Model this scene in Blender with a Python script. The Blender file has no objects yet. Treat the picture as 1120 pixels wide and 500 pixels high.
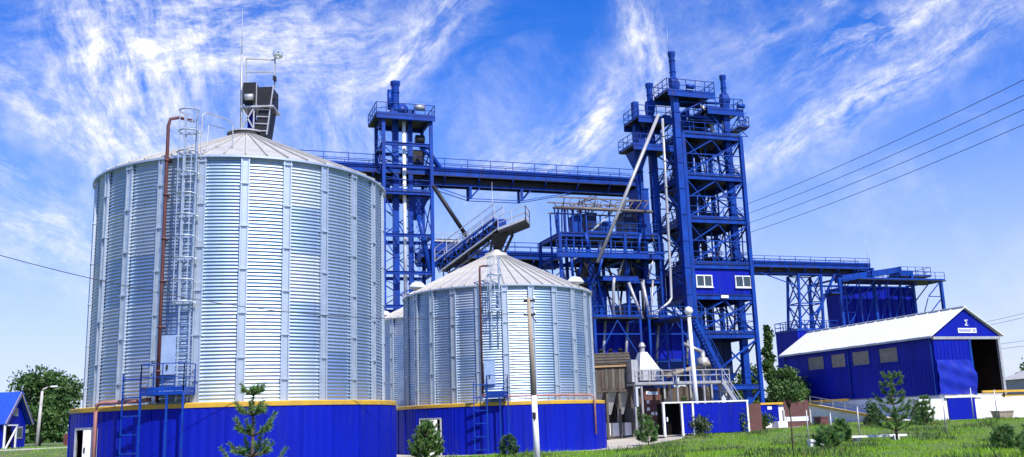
import bpy, math, random
import numpy as np
from mathutils import Vector, Matrix
random.seed(7)
RNG = np.random.default_rng(11)
SC = bpy.context.scene
C = SC.collection
R = math.radians
PI = math.pi

# ------------------------------------------------------------------ camera
PITCH, ROLL = 0.20189, 0.03349
_fw = Vector((0, math.cos(PITCH), math.sin(PITCH)))
_up = Vector((0, -math.sin(PITCH), math.cos(PITCH)))
_rt = Vector((1, 0, 0))
_r2 = _rt * math.cos(ROLL) - _up * math.sin(ROLL)
_u2 = _rt * math.sin(ROLL) + _up * math.cos(ROLL)
cd = bpy.data.cameras.new('camera')
cd.sensor_width = 36.0
cd.lens = 1039.74 * 36 / 1120
cd.clip_end = 6000
cam = bpy.data.objects.new('camera', cd)
cam.matrix_world = Matrix(((_r2.x, _u2.x, -_fw.x, 0), (_r2.y, _u2.y, -_fw.y, 0), (_r2.z, _u2.z, -_fw.z, 1.7), (0, 0, 0, 1)))
C.objects.link(cam)
SC.camera = cam

# ------------------------------------------------------------------ exposure, sun, sky
SC.view_settings.view_transform = 'Standard'
SC.view_settings.look = 'None'
SC.view_settings.gamma = 1.0
SC.view_settings.use_curve_mapping = False
SC.view_settings.exposure = 0.35
SUN_AZ, SUN_EL = R(148), R(50)          # azimuth from +Y clockwise
SKY_STRENGTH = 0.115
sd = bpy.data.lights.new('sun', 'SUN')
sd.energy = 5.0
sd.angle = R(0.5)
sd.color = (1.0, 0.955, 0.88)
sun = bpy.data.objects.new('sun', sd)
_sdir = Vector((math.sin(SUN_AZ) * math.cos(SUN_EL), math.cos(SUN_AZ) * math.cos(SUN_EL), math.sin(SUN_EL)))
sun.rotation_euler = (-_sdir).to_track_quat('-Z', 'Y').to_euler()
C.objects.link(sun)

world = bpy.data.worlds.new('World')
SC.world = world
world.use_nodes = True
wt = world.node_tree
wt.nodes.clear()


def wn(kind, **kw):
    n = wt.nodes.new(kind)
    for k, v in kw.items():
        setattr(n, k, v)
    return n


def wmath(op, a, b=None, clamp=False):
    n = wn('ShaderNodeMath', operation=op)
    n.use_clamp = clamp
    for i, v in enumerate((a, b)):
        if v is None:
            continue
        if isinstance(v, (int, float)):
            n.inputs[i].default_value = v
        else:
            wt.links.new(v, n.inputs[i])
    return n.outputs[0]


def wdot(vec, d):
    n = wn('ShaderNodeVectorMath', operation='DOT_PRODUCT')
    wt.links.new(vec, n.inputs[0])
    n.inputs[1].default_value = d
    return n.outputs['Value']


tc = wn('ShaderNodeTexCoord')
DIR = tc.outputs['Generated']
sky = wn('ShaderNodeTexSky')
sky.sky_type = 'NISHITA'
sky.sun_disc = False
sky.sun_elevation = SUN_EL
sky.sun_rotation = SUN_AZ
sky.air_density = 1.0
sky.dust_density = 1.0
sky.ozone_density = 1.0
tint = wn('ShaderNodeMix', data_type='RGBA', blend_type='MULTIPLY')
tint.inputs['Factor'].default_value = 1.0
wt.links.new(sky.outputs[0], tint.inputs['A'])
tint.inputs['B'].default_value = (0.66, 0.86, 1.55, 1)
hs = wn('ShaderNodeHueSaturation')
hs.inputs['Saturation'].default_value = 1.27
wt.links.new(tint.outputs['Result'], hs.inputs['Color'])

# warped direction: the fibres of the cirrus curl a little
wnz = wn('ShaderNodeTexNoise')
wnz.inputs['Scale'].default_value = 7.0
wnz.inputs['Detail'].default_value = 3
wt.links.new(DIR, wnz.inputs['Vector'])
wsub = wn('ShaderNodeVectorMath', operation='SUBTRACT')
wt.links.new(wnz.outputs['Color'], wsub.inputs[0])
wsub.inputs[1].default_value = (0.5, 0.5, 0.5)
wsc = wn('ShaderNodeVectorMath', operation='SCALE')
wt.links.new(wsub.outputs[0], wsc.inputs[0])
wsc.inputs['Scale'].default_value = 0.055
wadd = wn('ShaderNodeVectorMath', operation='ADD')
wt.links.new(DIR, wadd.inputs[0])
wt.links.new(wsc.outputs[0], wadd.inputs[1])
WD = wadd.outputs[0]

# cirrus banks: centre direction, fibre direction, half length, half width (rad), density
CIRRUS = [
    ((-0.376, 0.861, 0.341), (0.136, 0.416, -0.899), 0.115, 0.037, 1.00),
    ((-0.261, 0.882, 0.393), (0.959, 0.283, 0.000), 0.144, 0.040, 1.00),
    ((-0.092, 0.917, 0.387), (0.789, -0.170, 0.591), 0.087, 0.019, 0.90),
    ((-0.437, 0.845, 0.309), (0.621, 0.531, -0.576), 0.077, 0.015, 0.80),
    ((-0.434, 0.883, 0.182), (0.810, 0.470, -0.351), 0.087, 0.025, 0.60),
    ((-0.443, 0.872, 0.207), (0.854, 0.481, -0.199), 0.021, 0.009, 0.70),
    ((0.142, 0.918, 0.370), (0.293, 0.318, -0.902), 0.091, 0.017, 0.85),
    ((0.046, 0.959, 0.278), (0.924, -0.146, 0.353), 0.077, 0.023, 0.85),
    ((0.094, 0.944, 0.316), (0.468, -0.322, 0.823), 0.043, 0.013, 0.80),
    ((0.358, 0.860, 0.363), (0.817, -0.477, 0.324), 0.091, 0.013, 0.95),
    ((0.390, 0.863, 0.320), (0.786, -0.493, 0.373), 0.144, 0.015, 0.70),
    ((0.312, 0.904, 0.290), (0.817, -0.412, 0.403), 0.115, 0.021, 0.40),
    ((-0.171, 0.940, 0.295), (0.463, 0.341, -0.818), 0.077, 0.043, 0.50),
    ((-0.308, 0.879, 0.365), (0.183, 0.431, -0.884), 0.087, 0.034, 0.55),
    ((0.253, 0.894, 0.370), (0.906, -0.353, 0.233), 0.058, 0.013, 0.40),
    ((0.315, 0.868, 0.384), (0.940, -0.340, -0.001), 0.012, 0.005, 0.80),
    ((-0.340, 0.901, 0.270), (0.743, 0.433, -0.511), 0.067, 0.017, 0.70),
    ((0.189, 0.959, 0.209), (0.512, 0.085, -0.855), 0.077, 0.029, 0.25),
    ((-0.458, 0.853, 0.251), (0.616, 0.508, -0.602), 0.058, 0.013, 0.50),
    # outside the frame the same sky goes on
    ((0.80, 0.45, 0.40), (0.45, -0.85, 0.25), 0.25, 0.04, 0.70),
    ((-0.82, 0.35, 0.45), (0.3, 0.9, -0.2), 0.25, 0.06, 0.80),
    ((0.30, -0.80, 0.52), (0.9, 0.3, 0.1), 0.30, 0.06, 0.75),
    ((-0.60, -0.60, 0.53), (0.7, -0.7, 0.1), 0.30, 0.06, 0.75),
    ((0.05, 0.45, 0.89), (0.8, 0.5, -0.3), 0.30, 0.08, 0.80),
]
# four families of fibres, by direction; each bank takes the family nearest its own lie
FAMILY = [(0.20, 0.38, -0.90), (0.93, 0.10, 0.15), (0.80, -0.33, 0.45), (0.66, 0.46, -0.52)]
VIEWC = Vector((0.0, 0.94, 0.33)).normalized()
fibres = []
for i, t in enumerate(FAMILY):
    t = Vector(t)
    t = (t - VIEWC * t.dot(VIEWC)).normalized()
    n = VIEWC.cross(t)
    comb = wn('ShaderNodeCombineXYZ')
    wt.links.new(wmath('MULTIPLY', wdot(WD, t), 13.0), comb.inputs[0])
    wt.links.new(wmath('MULTIPLY', wdot(WD, n), 42.0), comb.inputs[1])
    comb.inputs[2].default_value = i * 3.7
    nz = wn('ShaderNodeTexNoise')
    nz.inputs['Scale'].default_value = 1.0
    nz.inputs['Detail'].default_value = 8
    nz.inputs['Roughness'].default_value = 0.70
    nz.inputs['Distortion'].default_value = 0.15
    wt.links.new(comb.outputs[0], nz.inputs['Vector'])
    fibres.append(wmath('MULTIPLY', wmath('SUBTRACT', nz.outputs['Fac'], 0.38), 3.6, True))
fam_sum = [None] * 4
for i, (c, t, hl, hw, dens) in enumerate(CIRRUS):
    c = Vector(c).normalized()
    t = Vector(t)
    t = (t - c * t.dot(c)).normalized()
    n = c.cross(t)
    k = max(range(4), key=lambda j: abs(Vector(FAMILY[j]).normalized().dot(t)))
    e = wmath('ADD', wmath('POWER', wmath('ABSOLUTE', wmath('DIVIDE', wdot(WD, t), hl * 1.1)), 2.0),
              wmath('POWER', wmath('ABSOLUTE', wmath('DIVIDE', wdot(WD, n), hw * 1.35)), 2.0))
    m = wmath('MULTIPLY', wmath('EXPONENT', wmath('MULTIPLY', e, -1.0)), wmath('GREATER_THAN', wdot(DIR, c), 0.3))
    m = wmath('MULTIPLY', m, dens * 0.98)
    fam_sum[k] = m if fam_sum[k] is None else wmath('ADD', fam_sum[k], m)
total = None
for k in range(4):
    if fam_sum[k] is None:
        continue
    d = wmath('MULTIPLY', fam_sum[k], fibres[k])
    total = d if total is None else wmath('ADD', total, d)
# thin veil over everything
vz = wn('ShaderNodeTexNoise')
vz.inputs['Scale'].default_value = 8.0
vz.inputs['Detail'].default_value = 6
vz.inputs['Roughness'].default_value = 0.6
wt.links.new(WD, vz.inputs['Vector'])
veil = wmath('MULTIPLY', wmath('SUBTRACT', vz.outputs['Fac'], 0.48), 2.0, True)
total = wmath('ADD', total, wmath('MULTIPLY', veil, 0.5), True)
sepz = wn('ShaderNodeSeparateXYZ')
wt.links.new(DIR, sepz.inputs[0])
low = wmath('EXPONENT', wmath('MULTIPLY', wmath('POWER', wmath('ABSOLUTE', wmath('DIVIDE', sepz.outputs[2], 0.23)), 2.0), -1.0))
mixl = wn('ShaderNodeMix', data_type='RGBA')
wt.links.new(wmath('MULTIPLY', low, 0.80), mixl.inputs['Factor'])
wt.links.new(hs.outputs[0], mixl.inputs['A'])
mixl.inputs['B'].default_value = (5.7, 6.1, 7.4, 1)
mot = wn('ShaderNodeTexNoise')
mot.inputs['Scale'].default_value = 46.0
mot.inputs['Detail'].default_value = 5
mot.inputs['Roughness'].default_value = 0.7
wt.links.new(WD, mot.inputs['Vector'])
motf = wmath('ADD', wmath('MULTIPLY', wmath('SUBTRACT', mot.outputs['Fac'], 0.5), 2.6), 0.95)
total = wmath('MULTIPLY', total, wmath('MAXIMUM', motf, 0.25), True)
mixc = wn('ShaderNodeMix', data_type='RGBA')
wt.links.new(wmath('MULTIPLY', total, 0.96), mixc.inputs['Factor'])
wt.links.new(mixl.outputs['Result'], mixc.inputs['A'])
mixc.inputs['B'].default_value = (7.3, 7.4, 7.7, 1)
bg = wn('ShaderNodeBackground')
bg.inputs['Strength'].default_value = SKY_STRENGTH
wt.links.new(mixc.outputs['Result'], bg.inputs['Color'])
world.cycles.sampling_method = 'MANUAL'
world.cycles.sample_map_resolution = 512
SC.cycles.max_bounces = 5
SC.cycles.diffuse_bounces = 2
SC.cycles.glossy_bounces = 3
SC.cycles.transmission_bounces = 2
wo = wn('ShaderNodeOutputWorld')
wt.links.new(bg.outputs[0], wo.inputs['Surface'])

# ------------------------------------------------------------------ materials
MATS = {}


def mat(name, col, rough=0.5, metal=0.0, col2=None, scale=3.0, bump=0.0, bscale=30.0, stretch=(1, 1, 1), lo=0.35, hi=0.65, spec=0.5, trans=0.0, coord='Object', detail=6, wear=None, wear_lo=0.62, wear_hi=0.75, wear_scale=1.6, wear_stretch=(1, 1, 0.18), rnd=False):
    m = bpy.data.materials.new(name)
    m.use_nodes = True
    nt = m.node_tree
    p = nt.nodes['Principled BSDF']
    p.inputs['Base Color'].default_value = (*col, 1)
    p.inputs['Roughness'].default_value = rough
    p.inputs['Metallic'].default_value = metal
    p.inputs['Specular IOR Level'].default_value = spec
    tcn = nt.nodes.new('ShaderNodeTexCoord')
    mp = nt.nodes.new('ShaderNodeMapping')
    mp.inputs['Scale'].default_value = stretch
    nt.links.new(tcn.outputs[coord], mp.inputs['Vector'])
    if rnd:
        oi = nt.nodes.new('ShaderNodeObjectInfo')
        mm = nt.nodes.new('ShaderNodeMath')
        mm.operation = 'MULTIPLY'
        mm.inputs[1].default_value = 61.0
        nt.links.new(oi.outputs['Random'], mm.inputs[0])
        nt.links.new(mm.outputs[0], mp.inputs['Location'])
    if col2 is not None:
        nz = nt.nodes.new('ShaderNodeTexNoise')
        nz.inputs['Scale'].default_value = scale
        nz.inputs['Detail'].default_value = detail
        nz.inputs['Roughness'].default_value = 0.65
        nt.links.new(mp.outputs[0], nz.inputs['Vector'])
        rp = nt.nodes.new('ShaderNodeMapRange')
        rp.inputs['From Min'].default_value = lo
        rp.inputs['From Max'].default_value = hi
        nt.links.new(nz.outputs['Fac'], rp.inputs['Value'])
        mx = nt.nodes.new('ShaderNodeMix')
        mx.data_type = 'RGBA'
        mx.inputs['A'].default_value = (*col, 1)
        mx.inputs['B'].default_value = (*col2, 1)
        nt.links.new(rp.outputs[0], mx.inputs['Factor'])
        nt.links.new(mx.outputs['Result'], p.inputs['Base Color'])
        if wear is not None:
            mw = nt.nodes.new('ShaderNodeMapping')
            mw.inputs['Scale'].default_value = wear_stretch
            if rnd:
                nt.links.new(mm.outputs[0], mw.inputs['Location'])
            nt.links.new(tcn.outputs[coord], mw.inputs['Vector'])
            wz = nt.nodes.new('ShaderNodeTexNoise')
            wz.inputs['Scale'].default_value = wear_scale
            wz.inputs['Detail'].default_value = 7
            wz.inputs['Roughness'].default_value = 0.7
            nt.links.new(mw.outputs[0], wz.inputs['Vector'])
            wr = nt.nodes.new('ShaderNodeMapRange')
            wr.inputs['From Min'].default_value = wear_lo
            wr.inputs['From Max'].default_value = wear_hi
            wr.inputs['To Max'].default_value = 0.8
            nt.links.new(wz.outputs['Fac'], wr.inputs['Value'])
            m2 = nt.nodes.new('ShaderNodeMix')
            m2.data_type = 'RGBA'
            nt.links.new(wr.outputs[0], m2.inputs['Factor'])
            nt.links.new(mx.outputs['Result'], m2.inputs['A'])
            m2.inputs['B'].default_value = (*wear, 1)
            nt.links.new(m2.outputs['Result'], p.inputs['Base Color'])
        # a little roughness variation with the same stains
        rr = nt.nodes.new('ShaderNodeMapRange')
        rr.inputs['To Min'].default_value = max(0.05, rough - 0.08)
        rr.inputs['To Max'].default_value = min(1.0, rough + 0.12)
        nt.links.new(nz.outputs['Fac'], rr.inputs['Value'])
        nt.links.new(rr.outputs[0], p.inputs['Roughness'])
    if bump > 0:
        bz = nt.nodes.new('ShaderNodeTexNoise')
        bz.inputs['Scale'].default_value = bscale
        bz.inputs['Detail'].default_value = 4
        nt.links.new(mp.outputs[0], bz.inputs['Vector'])
        bp = nt.nodes.new('ShaderNodeBump')
        bp.inputs['Strength'].default_value = bump
        bp.inputs['Distance'].default_value = 0.05
        nt.links.new(bz.outputs['Fac'], bp.inputs['Height'])
        nt.links.new(bp.outputs[0], p.inputs['Normal'])
    if trans > 0:
        tr = nt.nodes.new('ShaderNodeBsdfTranslucent')
        ms = nt.nodes.new('ShaderNodeMixShader')
        ms.inputs[0].default_value = trans
        src = p.inputs['Base Color'].links[0].from_socket if p.inputs['Base Color'].links else None
        if src:
            nt.links.new(src, tr.inputs['Color'])
        else:
            tr.inputs['Color'].default_value = (*col, 1)
        nt.links.new(p.outputs[0], ms.inputs[1])
        nt.links.new(tr.outputs[0], ms.inputs[2])
        nt.links.new(ms.outputs[0], nt.nodes['Material Output'].inputs['Surface'])
    MATS[name] = m
    return m


mat('blue_steel', (0.004, 0.056, 0.35), 0.42, 0.0, (0.002, 0.015, 0.14), 1.3, lo=0.35, hi=0.8, stretch=(1, 1, 0.5), spec=0.25, wear=(0.045, 0.030, 0.035), wear_lo=0.55, wear_hi=0.70, wear_scale=2.5)
mat('blue_sheet', (0.001, 0.010, 0.34), 0.5, 0.0, (0.001, 0.006, 0.22), 0.8, lo=0.4, hi=0.8, stretch=(1, 1, 0.25), spec=0.18, wear=(0.018, 0.03, 0.20), wear_lo=0.56, wear_hi=0.8, bump=0.05, bscale=3)
mat('blue_steel_shaded', (0.004, 0.018, 0.085), 0.45, 0.0, (0.006, 0.010, 0.03), 1.3, spec=0.25)  # darker copy of blue_steel; shade of the tower bays put into the colour
mat('blue_tarp', (0.002, 0.016, 0.36), 0.4, 0.0, (0.002, 0.011, 0.28), 1.5, bump=0.4, bscale=2.0)
for _k, (_f, _t) in enumerate((((0.47, 0.565, 0.69), (0.35, 0.45, 0.57)), ((0.53, 0.60, 0.68), (0.41, 0.49, 0.58)), ((0.38, 0.50, 0.67), (0.29, 0.40, 0.56)))):
    mat('galvanised_%d' % _k, _f, (0.50, 0.54, 0.46)[_k], 0.93, _t, 2.2, lo=0.3, hi=0.75, stretch=(1, 1, 0.7), bump=0.10, bscale=1.2, rnd=True, wear=(0.30, 0.31, 0.31), wear_lo=0.58, wear_hi=0.8, wear_scale=2.2, wear_stretch=(1, 1, 0.12))
mat('galvanised_rib', (0.60, 0.66, 0.70), 0.42, 0.7, (0.44, 0.50, 0.55), 2.6, lo=0.3, hi=0.7)
mat('roof_sheet', (0.60, 0.58, 0.53), 0.5, 0.35, (0.42, 0.38, 0.31), 1.1, lo=0.35, hi=0.85)
mat('roof_white', (0.82, 0.81, 0.78), 0.55, 0.0, (0.66, 0.64, 0.58), 0.5, lo=0.45, hi=0.9, stretch=(1, 0.3, 1), wear=(0.42, 0.36, 0.28), wear_lo=0.6, wear_hi=0.8, wear_scale=1.2, wear_stretch=(0.3, 2.0, 0.3))
mat('yellow_paint', (0.72, 0.42, 0.03), 0.5, 0.0, (0.55, 0.33, 0.05), 1.5)
mat('copper_pipe', (0.46, 0.22, 0.18), 0.5, 0.0, (0.33, 0.14, 0.11), 2.0)
mat('rust_pipe', (0.13, 0.040, 0.035), 0.6, 0.1, (0.09, 0.028, 0.026), 2.0)
mat('weathered_steel', (0.19, 0.17, 0.155), 0.6, 0.2, (0.11, 0.085, 0.07), 2.0)
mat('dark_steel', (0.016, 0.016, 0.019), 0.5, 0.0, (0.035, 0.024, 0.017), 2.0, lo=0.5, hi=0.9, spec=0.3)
mat('rail_grey', (0.50, 0.52, 0.54), 0.45, 0.4, (0.38, 0.36, 0.34), 3.0)
mat('silver_pipe', (0.46, 0.46, 0.47), 0.4, 0.3, (0.33, 0.31, 0.29), 2.0)
mat('white_paint', (0.80, 0.80, 0.78), 0.5, 0.0, (0.62, 0.61, 0.57), 2.0, lo=0.45, hi=0.8)
mat('white_wall', (0.80, 0.79, 0.76), 0.8, 0.0, (0.52, 0.50, 0.46), 0.7, lo=0.48, hi=0.85, bump=0.2, bscale=6)
mat('concrete', (0.52, 0.50, 0.46), 0.85, 0.0, (0.36, 0.34, 0.31), 2.5, bump=0.3, bscale=20)
mat('pole_wood', (0.36, 0.30, 0.22), 0.85, 0.0, (0.26, 0.21, 0.15), 3.0, stretch=(1, 1, 0.15))
mat('brown_plank', (0.105, 0.078, 0.058), 0.85, 0.0, (0.045, 0.034, 0.026), 2.2, stretch=(1, 1, 0.2), bump=0.3, bscale=12)
mat('grey_plank', (0.14, 0.125, 0.105), 0.85, 0.0, (0.065, 0.056, 0.046), 2.2, stretch=(1, 1, 0.2), bump=0.3, bscale=12)
mat('tar_roof', (0.045, 0.038, 0.032), 0.85, 0.0, (0.08, 0.06, 0.045), 2.0)
mat('timber', (0.42, 0.28, 0.14), 0.8, 0.0, (0.30, 0.18, 0.08), 3.0)
mat('brown_gate', (0.13, 0.05, 0.04), 0.7, 0.0, (0.09, 0.035, 0.03), 2.0)
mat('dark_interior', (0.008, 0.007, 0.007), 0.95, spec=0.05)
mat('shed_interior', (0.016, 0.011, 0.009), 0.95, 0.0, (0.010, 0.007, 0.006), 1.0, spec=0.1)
mat('glass', (0.03, 0.05, 0.06), 0.12, 0.0, spec=0.8)
mat('dusty_glass', (0.27, 0.235, 0.20), 0.55, 0.0, (0.18, 0.155, 0.13), 2.5)
mat('black_rubber', (0.02, 0.02, 0.02), 0.6)
mat('bark', (0.13, 0.09, 0.06), 0.9, 0.0, (0.07, 0.05, 0.035), 6.0, bump=0.4, bscale=20)
mat('leaf_dark', (0.034, 0.095, 0.018), 0.6, 0.0, (0.085, 0.16, 0.03), 0.7, trans=0.2)
mat('leaf_mid', (0.055, 0.130, 0.025), 0.55, 0.0, (0.10, 0.17, 0.035), 1.0, trans=0.25)
mat('leaf_olive', (0.075, 0.115, 0.045), 0.6, 0.0, (0.11, 0.14, 0.06), 1.5, trans=0.2)
mat('pine_needle', (0.065, 0.19, 0.045), 0.5, 0.0, (0.16, 0.26, 0.06), 2.2, trans=0.15)
mat('pine_blue', (0.040, 0.110, 0.065), 0.5, 0.0, (0.07, 0.14, 0.06), 2.2, trans=0.15)
mat('grass_blade', (0.14, 0.36, 0.010), 0.65, 0.0, (0.28, 0.44, 0.015), 0.35, trans=0.25, coord='Object', lo=0.3, hi=0.7)
mat('weed_dry', (0.24, 0.17, 0.07), 0.7, 0.0, (0.17, 0.16, 0.05), 0.8, trans=0.2)
mat('weed_green', (0.045, 0.105, 0.022), 0.6, 0.0, (0.08, 0.13, 0.03), 0.8, trans=0.2)
mat('ground', (0.08, 0.125, 0.022), 0.95, 0.0, (0.17, 0.15, 0.07), 0.22, lo=0.5, hi=0.72, bump=0.5, bscale=4)
mat('yard', (0.52, 0.47, 0.38), 0.9, 0.0, (0.36, 0.32, 0.25), 0.35, bump=0.4, bscale=8)
mat('asphalt', (0.075, 0.075, 0.078), 0.9, 0.0, (0.05, 0.05, 0.052), 1.5, bump=0.3, bscale=20)
mat('wire', (0.05, 0.05, 0.055), 0.5)
mat('lamp_glass', (0.75, 0.78, 0.80), 0.15, 0.6)
mat('sign_white', (0.80, 0.80, 0.80), 0.5)
mat('hatch', (0.45, 0.56, 0.72), 0.35, 0.5, (0.35, 0.47, 0.64), 3.0)
mat('house_roof', (0.012, 0.07, 0.50), 0.5, 0.0, (0.01, 0.05, 0.40), 1.0)
mat('red_wood', (0.15, 0.045, 0.035), 0.8, 0.0, (0.10, 0.03, 0.025), 2.0)


# ------------------------------------------------------------------ mesh helpers
class MB:
    def __init__(s):
        s.v, s.f = [], []

    def add(s, vs, fs):
        k = len(s.v)
        s.v += [tuple(v) for v in vs]
        s.f += [tuple(i + k for i in f) for f in fs]
        return s

    def box(s, c, d, rz=0.0):
        x, y, z = (k / 2 for k in d)
        cs, sn = math.cos(rz), math.sin(rz)
        vs = []
        for dz in (-z, z):
            for dx, dy in ((-x, -y), (x, -y), (x, y), (-x, y)):
                vs.append((c[0] + dx * cs - dy * sn, c[1] + dx * sn + dy * cs, c[2] + dz))
        return s.add(vs, [(0, 3, 2, 1), (4, 5, 6, 7), (0, 1, 5, 4), (1, 2, 6, 5), (2, 3, 7, 6), (3, 0, 4, 7)])

    def span(s, a0, a1, b0, b1, z0, z1):
        return s.box(((a0 + a1) / 2, (b0 + b1) / 2, (z0 + z1) / 2), (abs(a1 - a0), abs(b1 - b0), abs(z1 - z0)))

    def bar(s, p, q, w, h=None):
        p, q = Vector(p), Vector(q)
        h = w if h is None else h
        d = (q - p).normalized()
        up = Vector((0, 0, 1)) if abs(d.z) < 0.98 else Vector((0, 1, 0))
        sx = d.cross(up).normalized()
        sy = sx.cross(d).normalized()
        vs = []
        for o in (p, q):
            for i, j in ((-1, -1), (1, -1), (1, 1), (-1, 1)):
                vs.append(o + sx * (i * w / 2) + sy * (j * h / 2))
        return s.add(vs, [(0, 1, 2, 3), (7, 6, 5, 4), (0, 4, 5, 1), (1, 5, 6, 2), (2, 6, 7, 3), (3, 7, 4, 0)])

    def ibeam(s, p, q, w, h):
        p, q = Vector(p), Vector(q)
        z = Vector((0, 0, h / 2 - 0.02))
        s.bar(p + z, q + z, w, 0.04)
        s.bar(p - z, q - z, w, 0.04)
        return s.bar(p, q, 0.07, h - 0.08)

    def tube(s, p, q, r, r2=None, n=8, cap=True):
        return s.path([p, q], [r, r if r2 is None else r2], n, cap)

    def path(s, pts, rad, n=8, cap=True):
        pts = [Vector(p) for p in pts]
        rad = [rad] * len(pts) if isinstance(rad, (int, float)) else rad
        k = len(s.v)
        ref = None
        for i, p in enumerate(pts):
            a = pts[max(0, i - 1)]
            b = pts[min(len(pts) - 1, i + 1)]
            d = (b - a).normalized()
            if ref is None or abs(ref.dot(d)) > 0.98:
                ref = Vector((0, 0, 1)) if abs(d.z) < 0.9 else Vector((1, 0, 0))
            x = d.cross(ref).normalized()
            y = d.cross(x).normalized()
            ref = y.cross(d) if False else ref
            for j in range(n):
                t = 2 * PI * j / n
                s.v.append(tuple(p + x * (math.cos(t) * rad[i]) + y * (math.sin(t) * rad[i])))
        for i in range(len(pts) - 1):
            for j in range(n):
                a, b = k + i * n + j, k + i * n + (j + 1) % n
                s.f.append((a, a + n, b + n, b))
        if cap:
            s.f.append(tuple(k + j for j in range(n)))
            s.f.append(tuple(k + (len(pts) - 1) * n + j for j in reversed(range(n))))
        return s

    def lathe(s, prof, c=(0, 0, 0), n=24, a0=0.0, a1=2 * PI):
        k = len(s.v)
        full = abs(a1 - a0 - 2 * PI) < 1e-6
        m = n if full else n + 1
        for r_, z in prof:
            for j in range(m):
                t = a0 + (a1 - a0) * j / n
                s.v.append((c[0] + r_ * math.cos(t), c[1] + r_ * math.sin(t), c[2] + z))
        for i in range(len(prof) - 1):
            for j in range(n):
                a, b = k + i * m + j, k + i * m + (j + 1) % m
                s.f.append((a, b, b + m, a + m))
        return s

    def frustum(s, c0, d0, c1, d1):
        vs = []
        for c, d in ((c0, d0), (c1, d1)):
            for i, j in ((-1, -1), (1, -1), (1, 1), (-1, 1)):
                vs.append((c[0] + i * d[0] / 2, c[1] + j * d[1] / 2, c[2]))
        return s.add(vs, [(0, 3, 2, 1), (4, 5, 6, 7), (0, 1, 5, 4), (1, 2, 6, 5), (2, 3, 7, 6), (3, 0, 4, 7)])

    def mesh(s, name, off=(0, 0, 0), smooth=False):
        me = bpy.data.meshes.new(name)
        me.from_pydata([(x - off[0], y - off[1], z - off[2]) for x, y, z in s.v], [], s.f)
        if smooth:
            me.shade_smooth()
        me.update()
        return me


PLANT_O = Vector((15.86, 84.0, 0.0))
THETA = R(19)
_U = Vector((math.cos(THETA), math.sin(THETA), 0))
_V = Vector((-math.sin(THETA), math.cos(THETA), 0))


def pw(a, b, z=0.0):
    return PLANT_O + _U * a + _V * b + Vector((0, 0, z))


class Thing:
    """An Empty at the base of a thing; parts are given in plant (a, b, z) or world coordinates."""

    def __init__(s, name, label, cat, o, plant=True, group=None):
        e = bpy.data.objects.new(name, None)
        C.objects.link(e)
        e.empty_display_size = 0.5
        s.o = Vector(o)
        if plant:
            e.location = pw(*s.o)
            e.rotation_euler = (0, 0, THETA)
        else:
            e.location = s.o
        e['label'] = label
        e['category'] = cat
        if group:
            e['group'] = group
        s.e = e

    def part(s, name, mb, m, parent=None, smooth=False, label=None, kind=None):
        me = mb if isinstance(mb, bpy.types.Mesh) else mb.mesh(name, s.o, smooth)
        if not me.materials:
            me.materials.append(MATS[m])
        o = bpy.data.objects.new(name, me)
        C.objects.link(o)
        o.parent = parent or s.e
        if label:
            o['label'] = label
        if kind:
            o['kind'] = kind
        return o

    def bar(s, name, p, q, w, h=None, m='blue_steel', parent=None):
        return s.part(name, MB().bar(p, q, w, h), m, parent)

    def ibeam(s, name, p, q, w, h, m='blue_steel'):
        return s.part(name, MB().ibeam(p, q, w, h), m)

    def tube(s, name, p, q, r, r2=None, m='blue_steel', n=10, parent=None):
        return s.part(name, MB().tube(p, q, r, r2, n), m, parent, True)

    def railing(s, pts, h=1.05, step=1.3, m='blue_steel', w=0.05, parent=None, name='railing', close=False):
        mb = MB()
        pts = [Vector(p) for p in pts]
        if close:
            pts.append(pts[0])
        up = Vector((0, 0, h))
        for p, q in zip(pts[:-1], pts[1:]):
            L = (q - p).length
            k = max(1, round(L / step))
            for i in range(k + 1):
                c = p.lerp(q, i / k)
                mb.bar(c, c + up, w)
            mb.bar(p + up, q + up, w)
            mb.bar(p + up * 0.52, q + up * 0.52, w * 0.8)
            mb.bar(p + Vector((0, 0, 0.1)), q + Vector((0, 0, 0.1)), 0.02, 0.16)
        return s.part(name, mb, m, parent)

    def deck(s, a0, a1, b0, b1, z, t=0.10, m='dark_steel', name='deck'):  # dark default puts the shade of the undersides into the plate colour
        return s.part(name, MB().span(a0, a1, b0, b1, z - t, z), m)


def tag(o, label, cat, group=None):
    o['label'] = label
    o['category'] = cat
    if group:
        o['group'] = group
    return o


def single(name, mb, m, label, cat, o=(0, 0, 0), plant=True, group=None, smooth=False):
    """A thing that is one mesh."""
    me = mb.mesh(name, o, smooth)
    me.materials.append(MATS[m])
    ob = bpy.data.objects.new(name, me)
    C.objects.link(ob)
    if plant:
        ob.location = pw(*o)
        ob.rotation_euler = (0, 0, THETA)
    else:
        ob.location = o
    return tag(ob, label, cat, group)


# ------------------------------------------------------------------ ground
def sstep(e0, e1, x):
    t = np.clip((x - e0) / (e1 - e0), 0, 1)
    return t * t * (3 - 2 * t)


def gz(x, y):
    x = np.asarray(x, float)
    y = np.asarray(y, float)
    z = 0.68 * sstep(56, 80, y) * sstep(2, 14, x)
    z = z + 1.05 * sstep(42, 64, y) * sstep(-17, -29, x)
    z = z + 0.06 * np.sin(x * 0.35 + 1) * np.sin(y * 0.28) * sstep(30, 40, y)
    return z


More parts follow.
